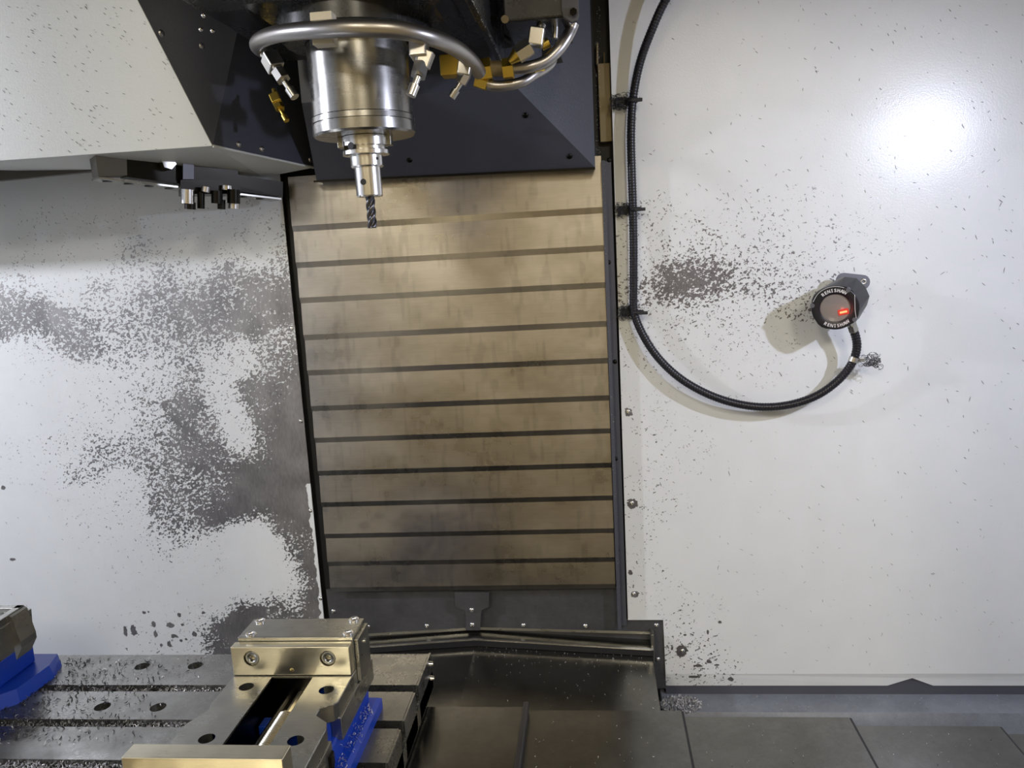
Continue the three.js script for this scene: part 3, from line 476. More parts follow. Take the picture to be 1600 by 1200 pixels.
// ---------------------------------------------------------------- tool changer arm under the housing
const arm = thing('tool_changer', 'dark steel tool changer arm with grippers under the white housing', 'tool changer', onZ(300, 290, 0.15));
{
  const zf = (px) => mix(0.29, 0.045, (px - 148) / (442 - 148)); // the arm runs from front left back to the wall
  const side = (px, py) => onZ(px, py, zf(px)); const inw = V(-0.026, 0, -0.024);
  const t0 = side(198, 247), t1 = side(442, 284), b0 = side(198, 276), b1 = side(442, 308);
  mesh('bar', hull([t0, t1, b0, b1, ...[t0, t1, b0, b1].map((p) => p.clone().add(inw))]), M.darkSteel, arm);
  const e = [side(148, 239), side(197, 238), side(201, 274), side(154, 276)];
  mesh('end_block', hull([...e, ...e.map((p) => p.clone().add(inw))]), M.armSteel, arm);
  const sole = [side(155, 279), side(440, 312)]; mesh('sole_plate', hull([sole[0], sole[1], ...sole.map((p) => p.clone().add(inw.clone().multiplyScalar(1.3))), ...sole.map((p) => p.clone().add(V(0, 0.003, 0))), ...sole.map((p) => p.clone().add(inw.clone().multiplyScalar(1.3)).add(V(0, 0.003, 0)))]), M.steel, arm);
  for (let i = 0; i < 9; i++) { const p = sole[0].clone().lerp(sole[1], 0.06 + i * 0.105).addScaledVector(inw, 0.65); mesh('slot', rod(p.clone().add(V(0, -0.0008, 0)), p.clone().add(V(0, 0.0005, 0)), 0.0085, 0.0085, 20), M.black, arm); }
  const f = (px, py, d = 0.012) => onZ(px, py, zf(px) + d);
  mesh('roller', (() => { const c = f(262, 254, 0.02), n = V(0.7, 0, 0.7); return rod(c.clone().addScaledVector(n, -0.012), c.clone().addScaledVector(n, 0.008), 0.013, 0.0125, 6); })(), M.bright, arm);
  const block = (x0, y0, x1, y1, d, dep, mat, name) => { const q = [f(x0, y0, d), f(x1, y0, d), f(x1, y1, d), f(x0, y1, d)]; mesh(name, hull([...q, ...q.map((p) => p.clone().add(V(-0.6 * dep, 0, -dep)))]), mat, arm); };
  block(300, 246, 372, 292, 0.012, 0.05, M.darkSteel, 'gripper_body'); block(286, 246, 303, 280, 0.022, 0.03, M.greyAlu, 'gripper_plate'); block(372, 248, 381, 262, 0.012, 0.03, M.greyAlu, 'gripper_plate');
  block(282, 281, 376, 303, 0.014, 0.05, M.darkSteel, 'gripper_jaw');
  const pin = (px, y0, y1, r, mat, name, d) => mesh(name, rod(f(px, y0, d), f(px, y1, d), r, r, 20), mat, arm);
  pin(293, 296, 318, 0.0115, M.bright, 'pin', 0.025); pin(297, 316, 327, 0.0095, M.darkSteel, 'pin', 0.025); pin(314, 300, 326, 0.0065, M.darkSteel, 'pin', 0.02); pin(339, 298, 318, 0.010, M.darkSteel, 'pin', 0.03); pin(346, 312, 327, 0.007, M.darkSteel, 'pin', 0.025); pin(365, 296, 318, 0.0115, M.darkSteel, 'pin', 0.03); pin(365, 316, 326, 0.010, M.nickel, 'pin', 0.025);
  pin(354, 290, 297, 0.010, M.bright, 'pin', 0.02); mesh('dowel', rod(f(322, 292, 0.03), f(321, 300, 0.03), 0.008, 0.008, 16), M.pipe, arm);
  settle(arm);
}
// ---------------------------------------------------------------- spindle head
const AX = -0.307, AZ = 0.46;
const head = thing('milling_spindle', 'black spindle head casting with polished steel spindle nose', 'spindle', V(AX, 1.262, AZ));
{
  const y = (py) => onZ(572, py, AZ).y;
  mesh('casting', [box(-0.505, -0.138, 1.43, 1.93, 0.2, 0.6, 0.006), hull([V(-0.44, 1.43, 0.3), V(-0.17, 1.43, 0.3), V(-0.44, 1.43, 0.585), V(-0.17, 1.43, 0.585), V(-0.42, 1.415, 0.33), V(-0.19, 1.415, 0.33), V(-0.42, 1.415, 0.57), V(-0.19, 1.415, 0.57)])], M.casting, head);
  mesh('side_fin', box(-0.14, -0.128, 1.395, 1.7, 0.2, 0.6, 0.003), M.casting, head);
  mesh('flange', sharpLathe([[0, 1.425], [0.104, 1.42], [0.104, 1.392], [0.096, 1.384], [0.07, 1.384]].reverse(), AX, AZ), M.casting, head);
  const yb = 1.262; mesh('nose', sharpLathe([[0.069, 1.386], [0.069, 1.288], [0.0672, 1.2875], [0.0672, 1.2865]].reverse(), AX, AZ, 96), M.spindle, head);
  mesh('nose_ring', sharpLathe([[0.0675, 1.287], [0.0705, 1.2865], [0.0708, 1.2795], [0.069, 1.279], [0.069, 1.278], [0.0708, 1.2775], [0.0708, yb + 0.003], [0.0685, yb], [0.034, yb], [0.034, yb + 0.004], [0, yb + 0.004]].reverse(), AX, AZ, 96), M.spindle, head);
  for (const s of [-1, 1]) mesh('drive_key', box(AX + s * 0.03 - 0.008, AX + s * 0.03 + 0.008, yb - 0.014, yb + 0.002, AZ - 0.008, AZ + 0.008, 0.001), M.steel, head);
  for (const [px, py, z] of [[314, 46, 0.5], [332, 48, 0.5], [318, 24, 0.55]]) mesh('bleed_screw', new THREE.SphereGeometry(0.003, 10, 8).translate(...onZ(px, py, z).toArray()), M.bright, head);
  settle(head);
  const hold = thing('tool_holder', 'polished steel end mill holder clamped in the spindle nose', 'tool holder', V(AX, y(307), AZ));
  const body = [[0.0, y(219) + 0.01], [0.0325, y(219) + 0.004], [0.0325, y(229)], [0.0285, y(230.5)], [0.0285, y(235)], [0.0325, y(236.5)], [0.0325, y(242.5)], [0.024, y(243)], [0.0228, y(244)], [0.0228, y(260)], [0.0215, y(262)], [0.0185, y(262.5)], [0.0185, y(306)], [0.0175, y(308)], [0.0068, y(308)]];
  const parts = sharpLathe(body.slice().reverse(), AX, AZ); mesh('shank', parts, M.bright, hold);
  const dirTo = (px, py) => { const p = onZ(px, py, AZ + 0.02), c = V(AX, p.y, AZ); return { c, d: p.clone().sub(c).setY(0).normalize() }; };
  for (const [px, py, r, R] of [[567, 284, 0.0185, 0.0042], [556, 229, 0.0325, 0.005], [597, 246, 0.0228, 0.002]]) { const { c, d } = dirTo(px, py); mesh('set_screw', rod(c.clone().addScaledVector(d, r - 0.003), c.clone().addScaledVector(d, r + 0.0006), R, R, 18), M.black, hold); }
  mesh('drive_slot', box(AX - 0.025, AX - 0.013, y(243), y(222), AZ + 0.012, AZ + 0.0225, 0.0005), M.darkSteel, hold);
  settle(hold);
  const mill = thing('end_mill', 'dark spiral fluted end mill held in the steel holder', 'cutting tool', V(AX, y(357), AZ));
  const h = y(300) - y(357), N = 48, K = 32, pos = [], idx = [], y0 = y(357);
  for (let j = 0; j <= N; j++) for (let i = 0; i < K; i++) {
    const v = j / N, fl = v < 0.86 ? 1 : 1 - smooth(0.86, 0.95, v), a = i / K * Math.PI * 2, ph = (a + v * 7.5) * 3, w = (0.5 + 0.5 * Math.cos(ph)), r = 0.0068 * (1 - fl * 0.36 * Math.pow(w, 1.6));
    pos.push(AX + r * Math.cos(a), y0 + v * h, AZ + r * Math.sin(a));
  }
  for (let j = 0; j < N; j++) for (let i = 0; i < K; i++) { const a = j * K + i, b = j * K + (i + 1) % K, c = a + K, d = b + K; idx.push(a, c, b, b, c, d); }
  const cI = pos.length / 3; pos.push(AX, y0 + 0.001, AZ); for (let i = 0; i < K; i++) idx.push(cI, i, (i + 1) % K);
  const g = new THREE.BufferGeometry(); g.setAttribute('position', new THREE.Float32BufferAttribute(pos, 3)); g.setIndex(idx); g.computeVertexNormals();
  mesh('flutes', g, M.carbide, mill); settle(mill);
}
// ---------------------------------------------------------------- coolant ring with nozzles
const ring = thing('coolant_ring', 'curved satin steel coolant pipe ring with nozzles around the spindle', 'coolant pipe', V(AX, 1.39, AZ));
{
  const path = [[420, 84, 0.36], [403, 74, 0.42], [408, 62, 0.50], [440, 52, 0.56], [500, 46, 0.6], [562, 44, 0.612], [622, 47, 0.603], [668, 57, 0.58], [708, 73, 0.53], [736, 95, 0.46], [748, 112, 0.40]].map(([x, y, z]) => onZ(x, y, z));
  mesh('pipe', tube(path, 0.0105, 120, 18), M.pipe, ring);
  const clip = (px, py, z) => { const p = onZ(px, py, z); mesh('clip', [box(p.x - 0.0135, p.x + 0.0135, p.y - 0.006, p.y + 0.006, p.z - 0.02, p.z, 0.001)], M.cream, ring); };
  clip(501, 26, 0.6); clip(504, 61, 0.575);
  function nozzle(pts, mat, s = 1) {
    const P = pts.map(([x, y, z]) => onZ(x, y, z)), n = mesh('nozzle', rod(P[2], P[3], 0.0042 * s, 0.0038 * s, 14), mat, ring);
    const d = P[1].clone().sub(P[0]).normalize(), cube = new RoundedBoxGeometry(0.021 * s, 0.024 * s, 0.021 * s, 2, 0.002); cube.applyQuaternion(new THREE.Quaternion().setFromUnitVectors(V(0, 1, 0), d)); cube.translate(P[0].x, P[0].y, P[0].z);
    const u = P[2].clone().sub(P[1]).normalize(), w = P[3].clone().sub(P[2]).normalize();
    mesh('elbow', [cube, rod(P[0].clone().addScaledVector(d, 0.008 * s), P[1], 0.0055 * s)], mat, n);
    mesh('nut', [hexRod(P[1].clone().addScaledVector(u, -0.007 * s), P[1].clone().addScaledVector(u, 0.009 * s), 0.0102 * s), rod(P[1], P[2], 0.005 * s)], mat, n);
    mesh('tip', rod(P[3].clone().addScaledVector(w, -0.011 * s), P[3].clone().addScaledVector(w, 0.003 * s), 0.0066 * s, 0.0062 * s, 16), mat, n);
    if (pts[4]) { const q = onZ(...pts[4]); mesh('stem', rod(q, P[0], 0.005 * s), mat, n); }
  }
  nozzle([[426, 97, 0.47], [438, 117, 0.475], [445, 128, 0.478], [459, 149, 0.482], [412, 86, 0.45]], M.nickel);
  nozzle([[655, 76, 0.575], [656, 109, 0.58], [653, 120, 0.585], [643, 146, 0.59], [656, 62, 0.57]], M.nickel);
  nozzle([[726, 106, 0.46], [724, 122, 0.46], [719, 131, 0.46], [707, 150, 0.46], [735, 88, 0.46]], M.nickel, 0.85);
  nozzle([[431, 155, 0.27], [436, 166, 0.275], [440, 174, 0.28], [447, 187, 0.285], [428, 140, 0.26]], M.brass, 0.75);
  { const p = onZ(665, 92, 0.575); const b = new RoundedBoxGeometry(0.016, 0.02, 0.016, 2, 0.0015); b.rotateZ(-0.45); b.translate(p.x, p.y, p.z); mesh('elbow', b, M.nickel, ring); }
  settle(ring);
}
// ---------------------------------------------------------------- pipes and brass fittings right of the spindle
const fit = thing('coolant_manifold', 'brass manifold fittings with satin steel pipes right of the spindle', 'pipe fittings', onZ(780, 110, 0.33));
{
  const P = (x, y, z = 0.33) => onZ(x, y, z);
  mesh('brass_block', (() => { const a = P(688, 118, 0.36), b = P(718, 82, 0.36); return box(a.x, b.x, a.y, b.y, 0.33, 0.36, 0.002); })(), M.brass, fit);
  mesh('hex_nut', hexRod(P(742, 111, 0.36), P(768, 107, 0.36), 0.0165), M.brass, fit); mesh('hex_nut', hexRod(P(786, 108, 0.36), P(802, 106, 0.36), 0.0155), M.brass, fit);
  mesh('sleeve', rod(P(766, 107, 0.36), P(788, 107, 0.36), 0.011), M.tan, fit);
  mesh('hex_nut', hexRod(P(744, 124, 0.355), P(762, 130, 0.355), 0.012), M.brass, fit);
  mesh('pipe', tube([P(800, 107, 0.36), P(825, 105, 0.36), P(850, 97, 0.355), P(872, 78, 0.35), P(886, 58, 0.345), P(893, 44, 0.34), P(896, 36, 0.34)], 0.0088, 80), M.pipe, fit);
  mesh('pipe', tube([P(752, 128, 0.35), P(770, 134, 0.35), P(795, 133, 0.345), P(818, 127, 0.34), P(835, 116, 0.33), P(850, 108, 0.31), P(861, 98, 0.29), P(864, 85, 0.27)], 0.0078, 80), M.pipe, fit);
  mesh('union', hexRod(P(830, 111, 0.335), P(845, 107, 0.32), 0.009), M.brass, fit);
  mesh('cone', rod(P(796, 97, 0.385), P(810, 84, 0.385), 0.0045, 0.0115, 16), M.brass, fit);
  mesh('hex_coupling', hexRod(P(808, 86, 0.385), P(829, 72, 0.385), 0.0135), M.nickel, fit);
  mesh('elbow', (() => { const g = new RoundedBoxGeometry(0.022, 0.026, 0.02, 2, 0.003); g.rotateZ(-0.2); const p = P(838, 58, 0.385); g.translate(p.x, p.y, p.z); return [g, rod(P(840, 54, 0.385), P(846, 38, 0.38), 0.0065)]; })(), M.nickel, fit);
  mesh('stem', rod(P(867, 60, 0.35), P(868, 34, 0.35), 0.0055), M.bright, fit); mesh('stem', rod(P(846, 72, 0.35), P(858, 66, 0.35), 0.007), M.brass, fit);
  settle(fit);
}
const motor = thing('spindle_side_block', 'dark blocky cover with rounded bracket right of the spindle head', 'machine cover', onZ(840, 20, 0.3));
{
  const a = onZ(786, 28, 0.4), b = onZ(893, 34, 0.4);
  mesh('block', box(a.x, b.x, a.y - 0.006, 1.75, 0.24, 0.4, 0.004), M.casting, motor);
  const p = (x, y) => onZ(x, y, 0.408); mesh('bracket', prism([p(881, 0).setY(1.6), p(904, 0).setY(1.6), p(905, 22), p(902, 32), p(893, 35), p(880, 27), p(877, 15)], 0.4, 0.408, 0.001), M.darkPlate, motor);
  mesh('bracket_bolt', [rod(onZ(896, 18, 0.408), onZ(896, 18, 0.416), 0.0055, 0.005, 6)], M.darkSteel, motor);
  mesh('plug', rod(onZ(789, 30, 0.4), onZ(789, 30, 0.403), 0.0055, 0.0055, 14), M.tan, motor);
  settle(motor);
}
// ---------------------------------------------------------------- optical receiver on the right wall
const font = await new FontLoader().loadAsync('fonts/droid/droid_sans_bold.typeface.json');
const omi = thing('optical_receiver', 'black round optical receiver with glowing red light and printed ring on right wall', 'sensor', onZ(1325, 460, 0));
{
  const C = onZ(1305, 481, 0.1), n = V(-0.30, -0.14, 0.94).normalize(), q = new THREE.Quaternion().setFromUnitVectors(V(0, 0, 1), n);
  const roll = new THREE.Quaternion().setFromAxisAngle(n, rad(-32)); const Q = roll.clone().multiply(q);
  const place = (g) => g.applyQuaternion(Q).translate(C.x, C.y, C.z); // local: z out of the face, origin in the face centre
  const face = []; for (let i = 0; i < 32; i++) { const a = i / 32 * Math.PI * 2, r = 0.0415 + 0.002 * Math.cos(4 * a); face.push([r * Math.cos(a), r * Math.sin(a)]); }
  const L = (x, y, z) => V(x, y, z).applyQuaternion(Q).add(C);
  const back = [[1298, 442], [1316, 432], [1334, 434], [1348, 448], [1354, 462], [1350, 476], [1338, 496], [1322, 503]].map(([x, y]) => onZ(x, y, 0.056));
  mesh('body', hull([...face.map(([x, y]) => L(x, y, -0.006)), ...face.map(([x, y]) => L(x * 0.97, y * 0.97, 0)), ...back, ...back.map((p) => p.clone().setZ(0.072))]), M.blackGloss, omi);
  const arc = (r, t) => place(new THREE.TorusGeometry(r, t, 8, 48)); const rim = mesh('bezel', place((() => { const g = new THREE.LatheGeometry([[0.0252, -0.004], [0.0257, 0.003], [0.039, 0.003], [0.0405, 0]].map(([a, y]) => new THREE.Vector2(a, y)).reverse(), 48); g.rotateX(Math.PI / 2); return g; })()), M.blackGloss, omi);
  mesh('bezel_line', arc(0.0262, 0.0004).clone(), M.ink, rim);
  const lensM = new THREE.MeshPhysicalMaterial({ name: 'smoky_lens', color: rgb(0.22, 0.20, 0.19), roughness: 0.2, clearcoat: 1, clearcoatRoughness: 0.05 });
  const lens = mesh('lens', place((() => { const g = new THREE.SphereGeometry(0.2, 40, 12, 0, Math.PI * 2, 0, 0.1275); g.rotateX(Math.PI / 2); g.translate(0, 0, -0.197); return g; })()), lensM, omi);
  const lp = onZ(1318, 486, C.z).sub(C).applyQuaternion(Q.clone().invert());
  const glow = (w, h, d, z, color, e, name) => { const g = new RoundedBoxGeometry(w, h, d, 3, Math.min(w, h, d) * 0.48); g.rotateZ(rad(46)); g.translate(lp.x, lp.y, z); mesh(name, place(g), std({ name, color: 0x000000, emissive: color, emissiveIntensity: e, roughness: 0.5 }), lens); };
  glow(0.018, 0.0105, 0.0012, 0.0031, rgb(1, 0.06, 0.04), 0.7, 'led_halo'); glow(0.0125, 0.0036, 0.002, 0.0042, rgb(1, 0.42, 0.16), 1.6, 'led_bar');
  const red = new THREE.PointLight(rgb(1, 0.1, 0.05), 0.0004, 0, 2); red.position.copy(L(lp.x, lp.y, 0.02)); red.castShadow = true; red.shadow.radius = 0.2; scene.add(red);
  // lettering on the bezel, twice
  const word = 'RENISHAW', letters = [];
  for (const [mid, flip] of [[rad(90 + 38), 1], [rad(-90 + 38), -1]]) [...word].forEach((ch, i) => {
    const g = new TextGeometry(ch, { font, size: 0.0060, depth: 0.0004, curveSegments: 3 }); g.computeBoundingBox(); const b = g.boundingBox; g.translate(-(b.min.x + b.max.x) / 2, -0.0029, 0);
    const a = mid - flip * (i - 3.5) * 0.17; if (flip > 0) g.rotateZ(a - Math.PI / 2); else g.rotateZ(a + Math.PI / 2);
    g.translate(0.0325 * Math.cos(a), 0.0325 * Math.sin(a), 0.003); letters.push(place(g));
  });
  mesh('lettering', letters, M.ink, rim);
  const line = (pts) => tube(pts.map(([r, a]) => L(r * Math.cos(rad(a)), r * Math.sin(rad(a)), 0.0035)), 0.0005, 24, 5);
  mesh('outline', line([[0.0395, 195], [0.0398, 170], [0.0398, 145], [0.0398, 120], [0.0398, 102]]), M.ink, rim); mesh('outline', line([[0.040, 70], [0.034, 50], [0.0335, 25], [0.040, 5]]), M.ink, rim);
  for (const a of [90, 0, 205]) mesh('bezel_screw', rod(L(0.039 * Math.cos(rad(a)), 0.039 * Math.sin(rad(a)), -0.002), L(0.039 * Math.cos(rad(a)), 0.039 * Math.sin(rad(a)), 0.0045), 0.0042, 0.004, 14), M.greyAlu, omi);
  const c1 = onZ(1346, 441, 0.035), c2 = onZ(1318, 438, 0.035), c3 = onZ(1345, 468, 0.035), pts = []; for (const c of [c1, c2]) for (let i = 0; i < 16; i++) { const a = i / 16 * Math.PI * 2; pts.push(V(c.x + 0.014 * Math.cos(a), c.y + 0.014 * Math.sin(a), 0.034), V(c.x + 0.014 * Math.cos(a), c.y + 0.014 * Math.sin(a), 0.04)); }
  mesh('bracket', hull(pts), M.greyAlu, omi);
  mesh('standoff', [box(c2.x - 0.012, c1.x - 0.012, c3.y, c1.y - 0.004, 0.0, 0.057, 0.002)], M.greyAlu, omi);
  const wc = onZ(1349, 440, 0.04); mesh('bracket_bolt', (() => { const g = new THREE.LatheGeometry([[0.0025, 0.0005], [0.003, 0.002], [0.0052, 0.002], [0.0058, 0]].map(([a, y]) => new THREE.Vector2(a, y)).reverse(), 20); g.rotateX(Math.PI / 2); return g.translate(wc.x, wc.y, 0.04); })(), M.nickel, omi);
  mesh('body_bolt', rod(onZ(1344, 458, 0.071), onZ(1344, 458, 0.076), 0.005, 0.0045, 16), M.pipe, omi);
  mesh('cable_gland', [hexRod(onZ(1326, 496, 0.06), onZ(1330, 506, 0.058), 0.0105), hexRod(onZ(1331, 508, 0.058), onZ(1334, 517, 0.056), 0.0095), rod(onZ(1329, 500, 0.06), onZ(1334, 518, 0.056), 0.0082)], M.nickel, omi);
  settle(omi);
}
// ---------------------------------------------------------------- cable, clips and clamp
{
  const path = [[1062, -30, .06], [1040, 0, .05], [1018, 48, .04], [1000, 98, .028], [989, 155, .02], [986, 210, .02], [987, 262, .02], [989, 326, .02], [990, 390, .02], [990, 450, .02], [991, 488, .021], [1003, 520, .024], [1026, 556, .028], [1060, 589, .032], [1102, 614, .034], [1148, 630, .035], [1195, 636, .036], [1240, 631, .038], [1280, 616, .04], [1312, 592, .043], [1332, 566, .047], [1339, 542, .051], [1337, 526, .054], [1333, 514, .057]].map(([x, y, z]) => onZ(x, y, z));
  const cable = thing('cable_conduit', 'black ribbed cable looping down the right wall to the round receiver', 'cable', path[4].clone());
  const curve = new THREE.CatmullRomCurve3(path); mesh('sheath', new THREE.TubeGeometry(curve, 260, 0.0076, 14), M.blackGloss, cable);
  const ribs = []; const n = 230; for (let i = 4; i < n; i++) { const t = i / n, p = curve.getPointAt(t), d = curve.getTangentAt(t); const g = new THREE.TorusGeometry(0.0074, 0.0011, 5, 12); g.applyQuaternion(new THREE.Quaternion().setFromUnitVectors(V(0, 0, 1), d)); g.translate(p.x, p.y, p.z); ribs.push(g); }
  const r = mesh('ribbing', ribs, M.blackGloss, cable); r.userData.kind = 'stuff'; settle(cable);
  const swarfTangle = (parent, c, count, size, seed, mat = M.chipDark) => { const R = rng(seed), gs = []; for (let i = 0; i < count; i++) { const pts = [], a0 = R() * 6.28, turn = 1.5 + R() * 5, rr = 0.002 + R() * 0.004, dir = V(R() - 0.5, R() - 0.5, R() * 0.7).normalize(), o = V((R() - 0.5) * size, (R() - 0.5) * size * 0.7, (R() - 0.2) * 0.012); for (let k = 0; k < 7; k++) { const t = k / 6; pts.push(V(rr * Math.cos(a0 + t * turn), rr * Math.sin(a0 + t * turn), 0).addScaledVector(dir, t * (0.004 + R() * 0.002)).add(o).add(c)); } gs.push(new THREE.TubeGeometry(new THREE.CatmullRomCurve3(pts), 8, 0.0005, 4)); } const m = mesh('swarf_tangle', gs, mat, parent); m.userData.kind = 'stuff'; return m; };
  [['topmost one'], ['middle one of three'], ['lowest one']].forEach(([which], i) => {
    const [x, y] = [[981, 157], [986, 327], [990, 488]][i], p = onZ(x, y, 0.0), g = thing('cable_clip', `black cable clip wrapped in swarf on right wall, ${which}`, 'cable clip', p, 'clips along the cable');
    const c = onZ(x + 7, y, 0.02);
    mesh('strap', [(() => { const t = new THREE.TorusGeometry(0.0098, 0.0026, 8, 28); t.scale(1, 1, 1.5); t.rotateX(Math.PI / 2); t.translate(c.x, c.y, c.z); return t; })(), box(c.x - 0.03, c.x - 0.006, c.y - 0.0042, c.y + 0.0042, 0.006, 0.012, 0.001)], M.black, g);
    mesh('base', box(c.x - 0.032, c.x - 0.016, c.y - 0.008, c.y + 0.008, 0, 0.008, 0.001), M.black, g);
    mesh('strap_lock', box(c.x - 0.002, c.x + 0.018, c.y - 0.004, c.y + 0.002, 0.024, 0.032, 0.001), M.black, g);
    swarfTangle(g, V(c.x - 0.022, c.y, 0.006), 90, 0.03, 51 + i); settle(g);
  });
  const c = onZ(1334, 562, 0.048), clampT = thing('hose_clamp', 'shiny clamp ring with curled swarf caught on the cable below the receiver', 'clamp', c.clone());
  const d = V(0.35, 0.93, 0).normalize(); const t = new THREE.CylinderGeometry(0.0092, 0.0092, 0.009, 24, 1, true); t.applyQuaternion(new THREE.Quaternion().setFromUnitVectors(V(0, 1, 0), d)); t.translate(c.x, c.y, c.z);
  mesh('band', [t], M.nickel, clampT); mesh('screw_lug', box(c.x + 0.008, c.x + 0.018, c.y - 0.004, c.y + 0.004, c.z - 0.003, c.z + 0.006, 0.001), M.nickel, clampT);
  swarfTangle(clampT, onZ(1356, 562, 0.045), 60, 0.03, 71, M.chipGrey); swarfTangle(clampT, onZ(1366, 568, 0.045), 26, 0.022, 72, M.chipDark); settle(clampT);
}
// ---------------------------------------------------------------- swarf: too many to count
function sliver(len, bend, w, seg = 3) {
  const pos = [], idx = []; for (let i = 0; i <= seg; i++) { const a = (i / seg - 0.5) * bend, R = len / bend, x = R * Math.sin(a), y = R * (1 - Math.cos(a)), k = w * (1 - 0.6 * Math.abs(i / seg - 0.5) * 2); pos.push(x, y, -k, x, y, k, x, y + k * 0.8, 0); }
  for (let i = 0; i < seg; i++) for (let j = 0; j < 3; j++) { const a = i * 3 + j, b = i * 3 + (j + 1) % 3; idx.push(a, b, a + 3, b, b + 3, a + 3); }
  const g = new THREE.BufferGeometry(); g.setAttribute('position', new THREE.Float32BufferAttribute(pos, 3)); g.setIndex(idx); g.computeVertexNormals(); boxUV(g); return g;
}
function scatter(name, label, count, seed, mat, geo, put) {
  const R = rng(seed), list = []; let guard = 0;
  while (list.length < count && guard++ < count * 30) { const m = put(R); if (m) list.push(m); }
  const im = new THREE.InstancedMesh(geo, mat, list.length); list.forEach((m, i) => im.setMatrixAt(i, m)); im.name = numbered(name); im.castShadow = im.receiveShadow = true; im.userData = { label, category: 'swarf', kind: 'stuff' }; scene.add(im); return im;
}
const mat4 = (p, normal, spin, s) => { const q = new THREE.Quaternion().setFromUnitVectors(V(0, 1, 0), normal), r = new THREE.Quaternion().setFromAxisAngle(V(0, 1, 0), spin); return new THREE.Matrix4().compose(p, q.multiply(r), V(s, s, s)); };
const loose = (p, R, s) => new THREE.Matrix4().compose(p, new THREE.Quaternion().setFromEuler(new THREE.Euler(R() * 6.3, R() * 6.3, R() * 6.3)), V(s, s, s));
const zUp = V(0, 0, 1), yUp = V(0, 1, 0);
const slv = sliver(0.0055, 0.9, 0.00045), slvLong = sliver(0.010, 0.7, 0.00045), curl = sliver(0.008, 2.6, 0.0009, 5);
const wallSpin = (R) => (R() < 0.65 ? rad(-50 + 50 * (R() - 0.5)) : R() * 6.28);
scatter('wall_swarf', 'fine dark chips stuck all over the right white wall', 900, 901, M.chipGrey, slv, (R) => {
  let x, y; if (R() < 0.35) { x = 1150 + (R() + R() - 1) * 280; y = 420 + (R() + R() - 1) * 170; } else { x = 985 + R() * 615; y = R() < 0.7 ? R() * 720 : 720 + R() * 330; }
  if (x < 1000 && y > 960) return null; if (y > 960 && x < 1050) return null; const p = onZ(x, y, 0.0006); return p.x > 0.056 ? mat4(p, zUp, wallSpin(R), 0.4 + R() * 0.75) : null;
});
scatter('wall_swarf', 'sparse longer black chips stuck on the right white wall', 60, 902, M.chipDark, slvLong, (R) => { const x = 1000 + R() * 590, y = 150 + R() * 800; return mat4(onZ(x, y, 0.0008), zUp, wallSpin(R), 0.5 + R() * 0.6); });
scatter('wall_swarf', 'dark chips stuck on the worn left white wall', 330, 903, M.chipDark, slv, (R) => { const x = R() * 440, y = R() < 0.35 ? 300 + R() * 90 : 400 + R() * 600; return x > 440 ? null : mat4(onZ(x, y, 0.0006), zUp, wallSpin(R), 0.4 + R() * 0.7); });
scatter('housing_swarf', 'dark chips stuck on the off white tool changer housing', 190, 904, M.chipDark, slv, (R) => { const y = R() * 238, x = R() * (215 + y * 0.5); return mat4(onZ(x, y, 0.3006), zUp, rad(-38 + 40 * (R() - 0.5)), 0.35 + R() * 0.8); });
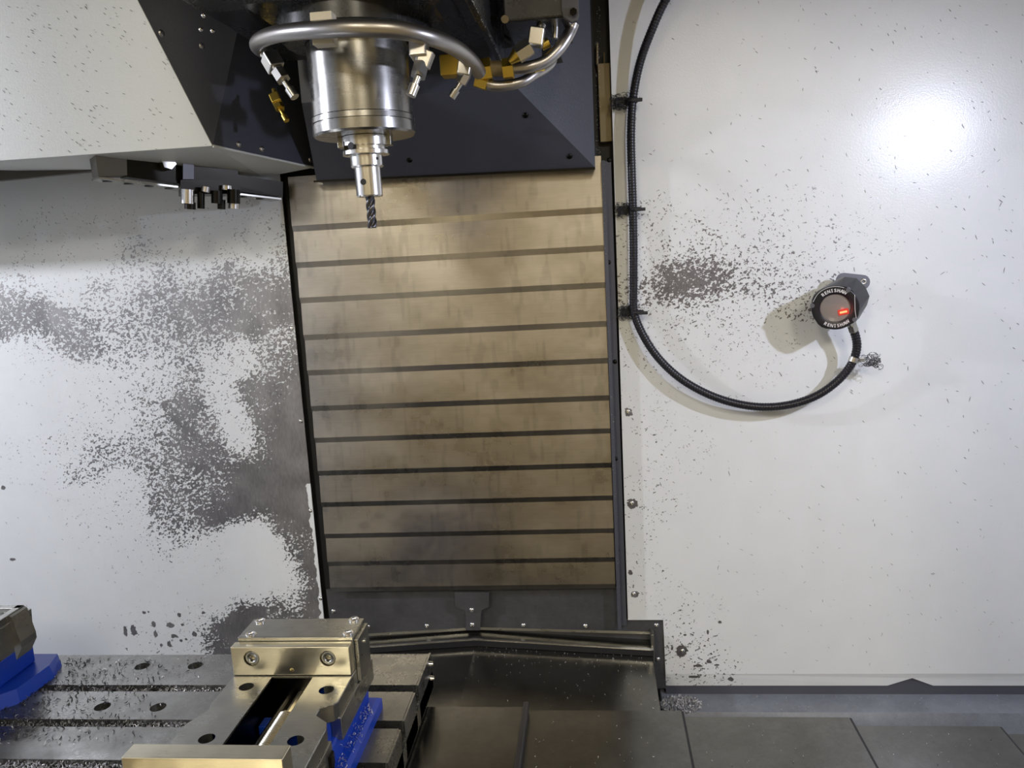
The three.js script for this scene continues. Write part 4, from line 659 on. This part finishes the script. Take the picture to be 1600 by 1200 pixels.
// table: slots packed with chips, a litter on the top
scatter('slot_swarf', 'glittering steel chips packed into the table tee slots', 5200, 905, M.chip, curl, (R) => { const k = Math.floor(R() * 3), x = k === 0 ? mix(-1.2, -0.55, R()) : mix(-1.15, -0.56, R()); if (x > -0.54) return null; return loose(V(x, T - 0.0125 + R() * 0.0105, 0.426 + k * 0.099 + R() * 0.018), R, 0.4 + R() * 0.6); });
scatter('table_swarf', 'dark steel chips littered on the table top near the blue vise corner', 520, 906, M.chipDark, curl, (R) => { const x = -0.98 + Math.abs(R() + R() + R() - 1.5) * 0.27, z = 0.34 + R() * 0.24; if (x > -0.7) return null; return loose(V(x, T + 0.002, z), R, 0.5 + R() * 0.8); });
scatter('table_swarf', 'bright steel chips littered on the table top near the blue vise corner', 220, 907, M.chip, curl, (R) => { const x = -0.97 + Math.abs(R() + R() - 1) * 0.3, z = 0.335 + R() * 0.26; return loose(V(x, T + 0.002, z), R, 0.45 + R() * 0.65); });
scatter('vise_swarf', 'shiny chips piled along the blue base of the middle vise', 190, 908, M.chip, curl, (R) => loose(V(-0.364 + R() * 0.017, T + 0.018 + R() * R() * 0.02, 0.52 + R() * 0.24), R, 0.35 + R() * 0.6));
scatter('corner_swarf', 'heap of steel chips in corner between cover plates and gutter', 900, 909, M.chip, curl, (R) => { const a = R() * 6.28, r = Math.sqrt(R()); return loose(V(0.15 + 0.045 * r * Math.cos(a), 0.137 + R() * 0.02 * (1 - r), 0.035 + 0.03 * r * Math.sin(a)), R, 0.6 + R() * 0.8); });
scatter('cover_swarf', 'scattered bright chips on the dark way cover plates', 260, 910, M.chip, curl, (R) => { const k = R(); if (k < 0.5) { const x = mix(-0.28, 0.09, R()), z = mix(0.04, 0.34, R() * R()); return loose(V(x, 0.2725 - (x + 0.274) * 0.067, z), R, 0.2 + R() * 0.35); } const i = 1 + Math.floor(R() * 3), y = 0.33 - 0.012 * i, x = [0, -0.13, 0.13, 0.4][i] + R() * 0.2; return loose(V(x, y + 0.001, 0.36 + R() * 0.2), R, 0.2 + R() * 0.4); });
scatter('gutter_swarf', 'scattered bright chips on the blue grey gutter under the right wall', 60, 911, M.chip, curl, (R) => loose(V(0.2 + R() * 0.6, 0.1365, R() * 0.055), R, 0.25 + R() * 0.5));
scatter('edge_swarf', 'fine glinting chips along the charcoal hood edge and dark frame', 260, 912, M.chip, curl, (R) => { const k = R(); if (k < 0.45) { const p = onZ(931 + R() * 7, 5 + R() * 250, 0.048); return loose(p, R, 0.15 + R() * 0.3); } if (k < 0.75) { const p = onZ(950 + R() * 6, 230 + R() * 700, 0.013); return loose(V(0.026 + R() * 0.008, p.y, 0.0228), R, 0.12 + R() * 0.22); } const t = R(), p = V(-0.13, 1.3945, mix(0.2, 0.6, t)); return loose(p, R, 0.2 + R() * 0.35); });

renderer.render(scene, camera);
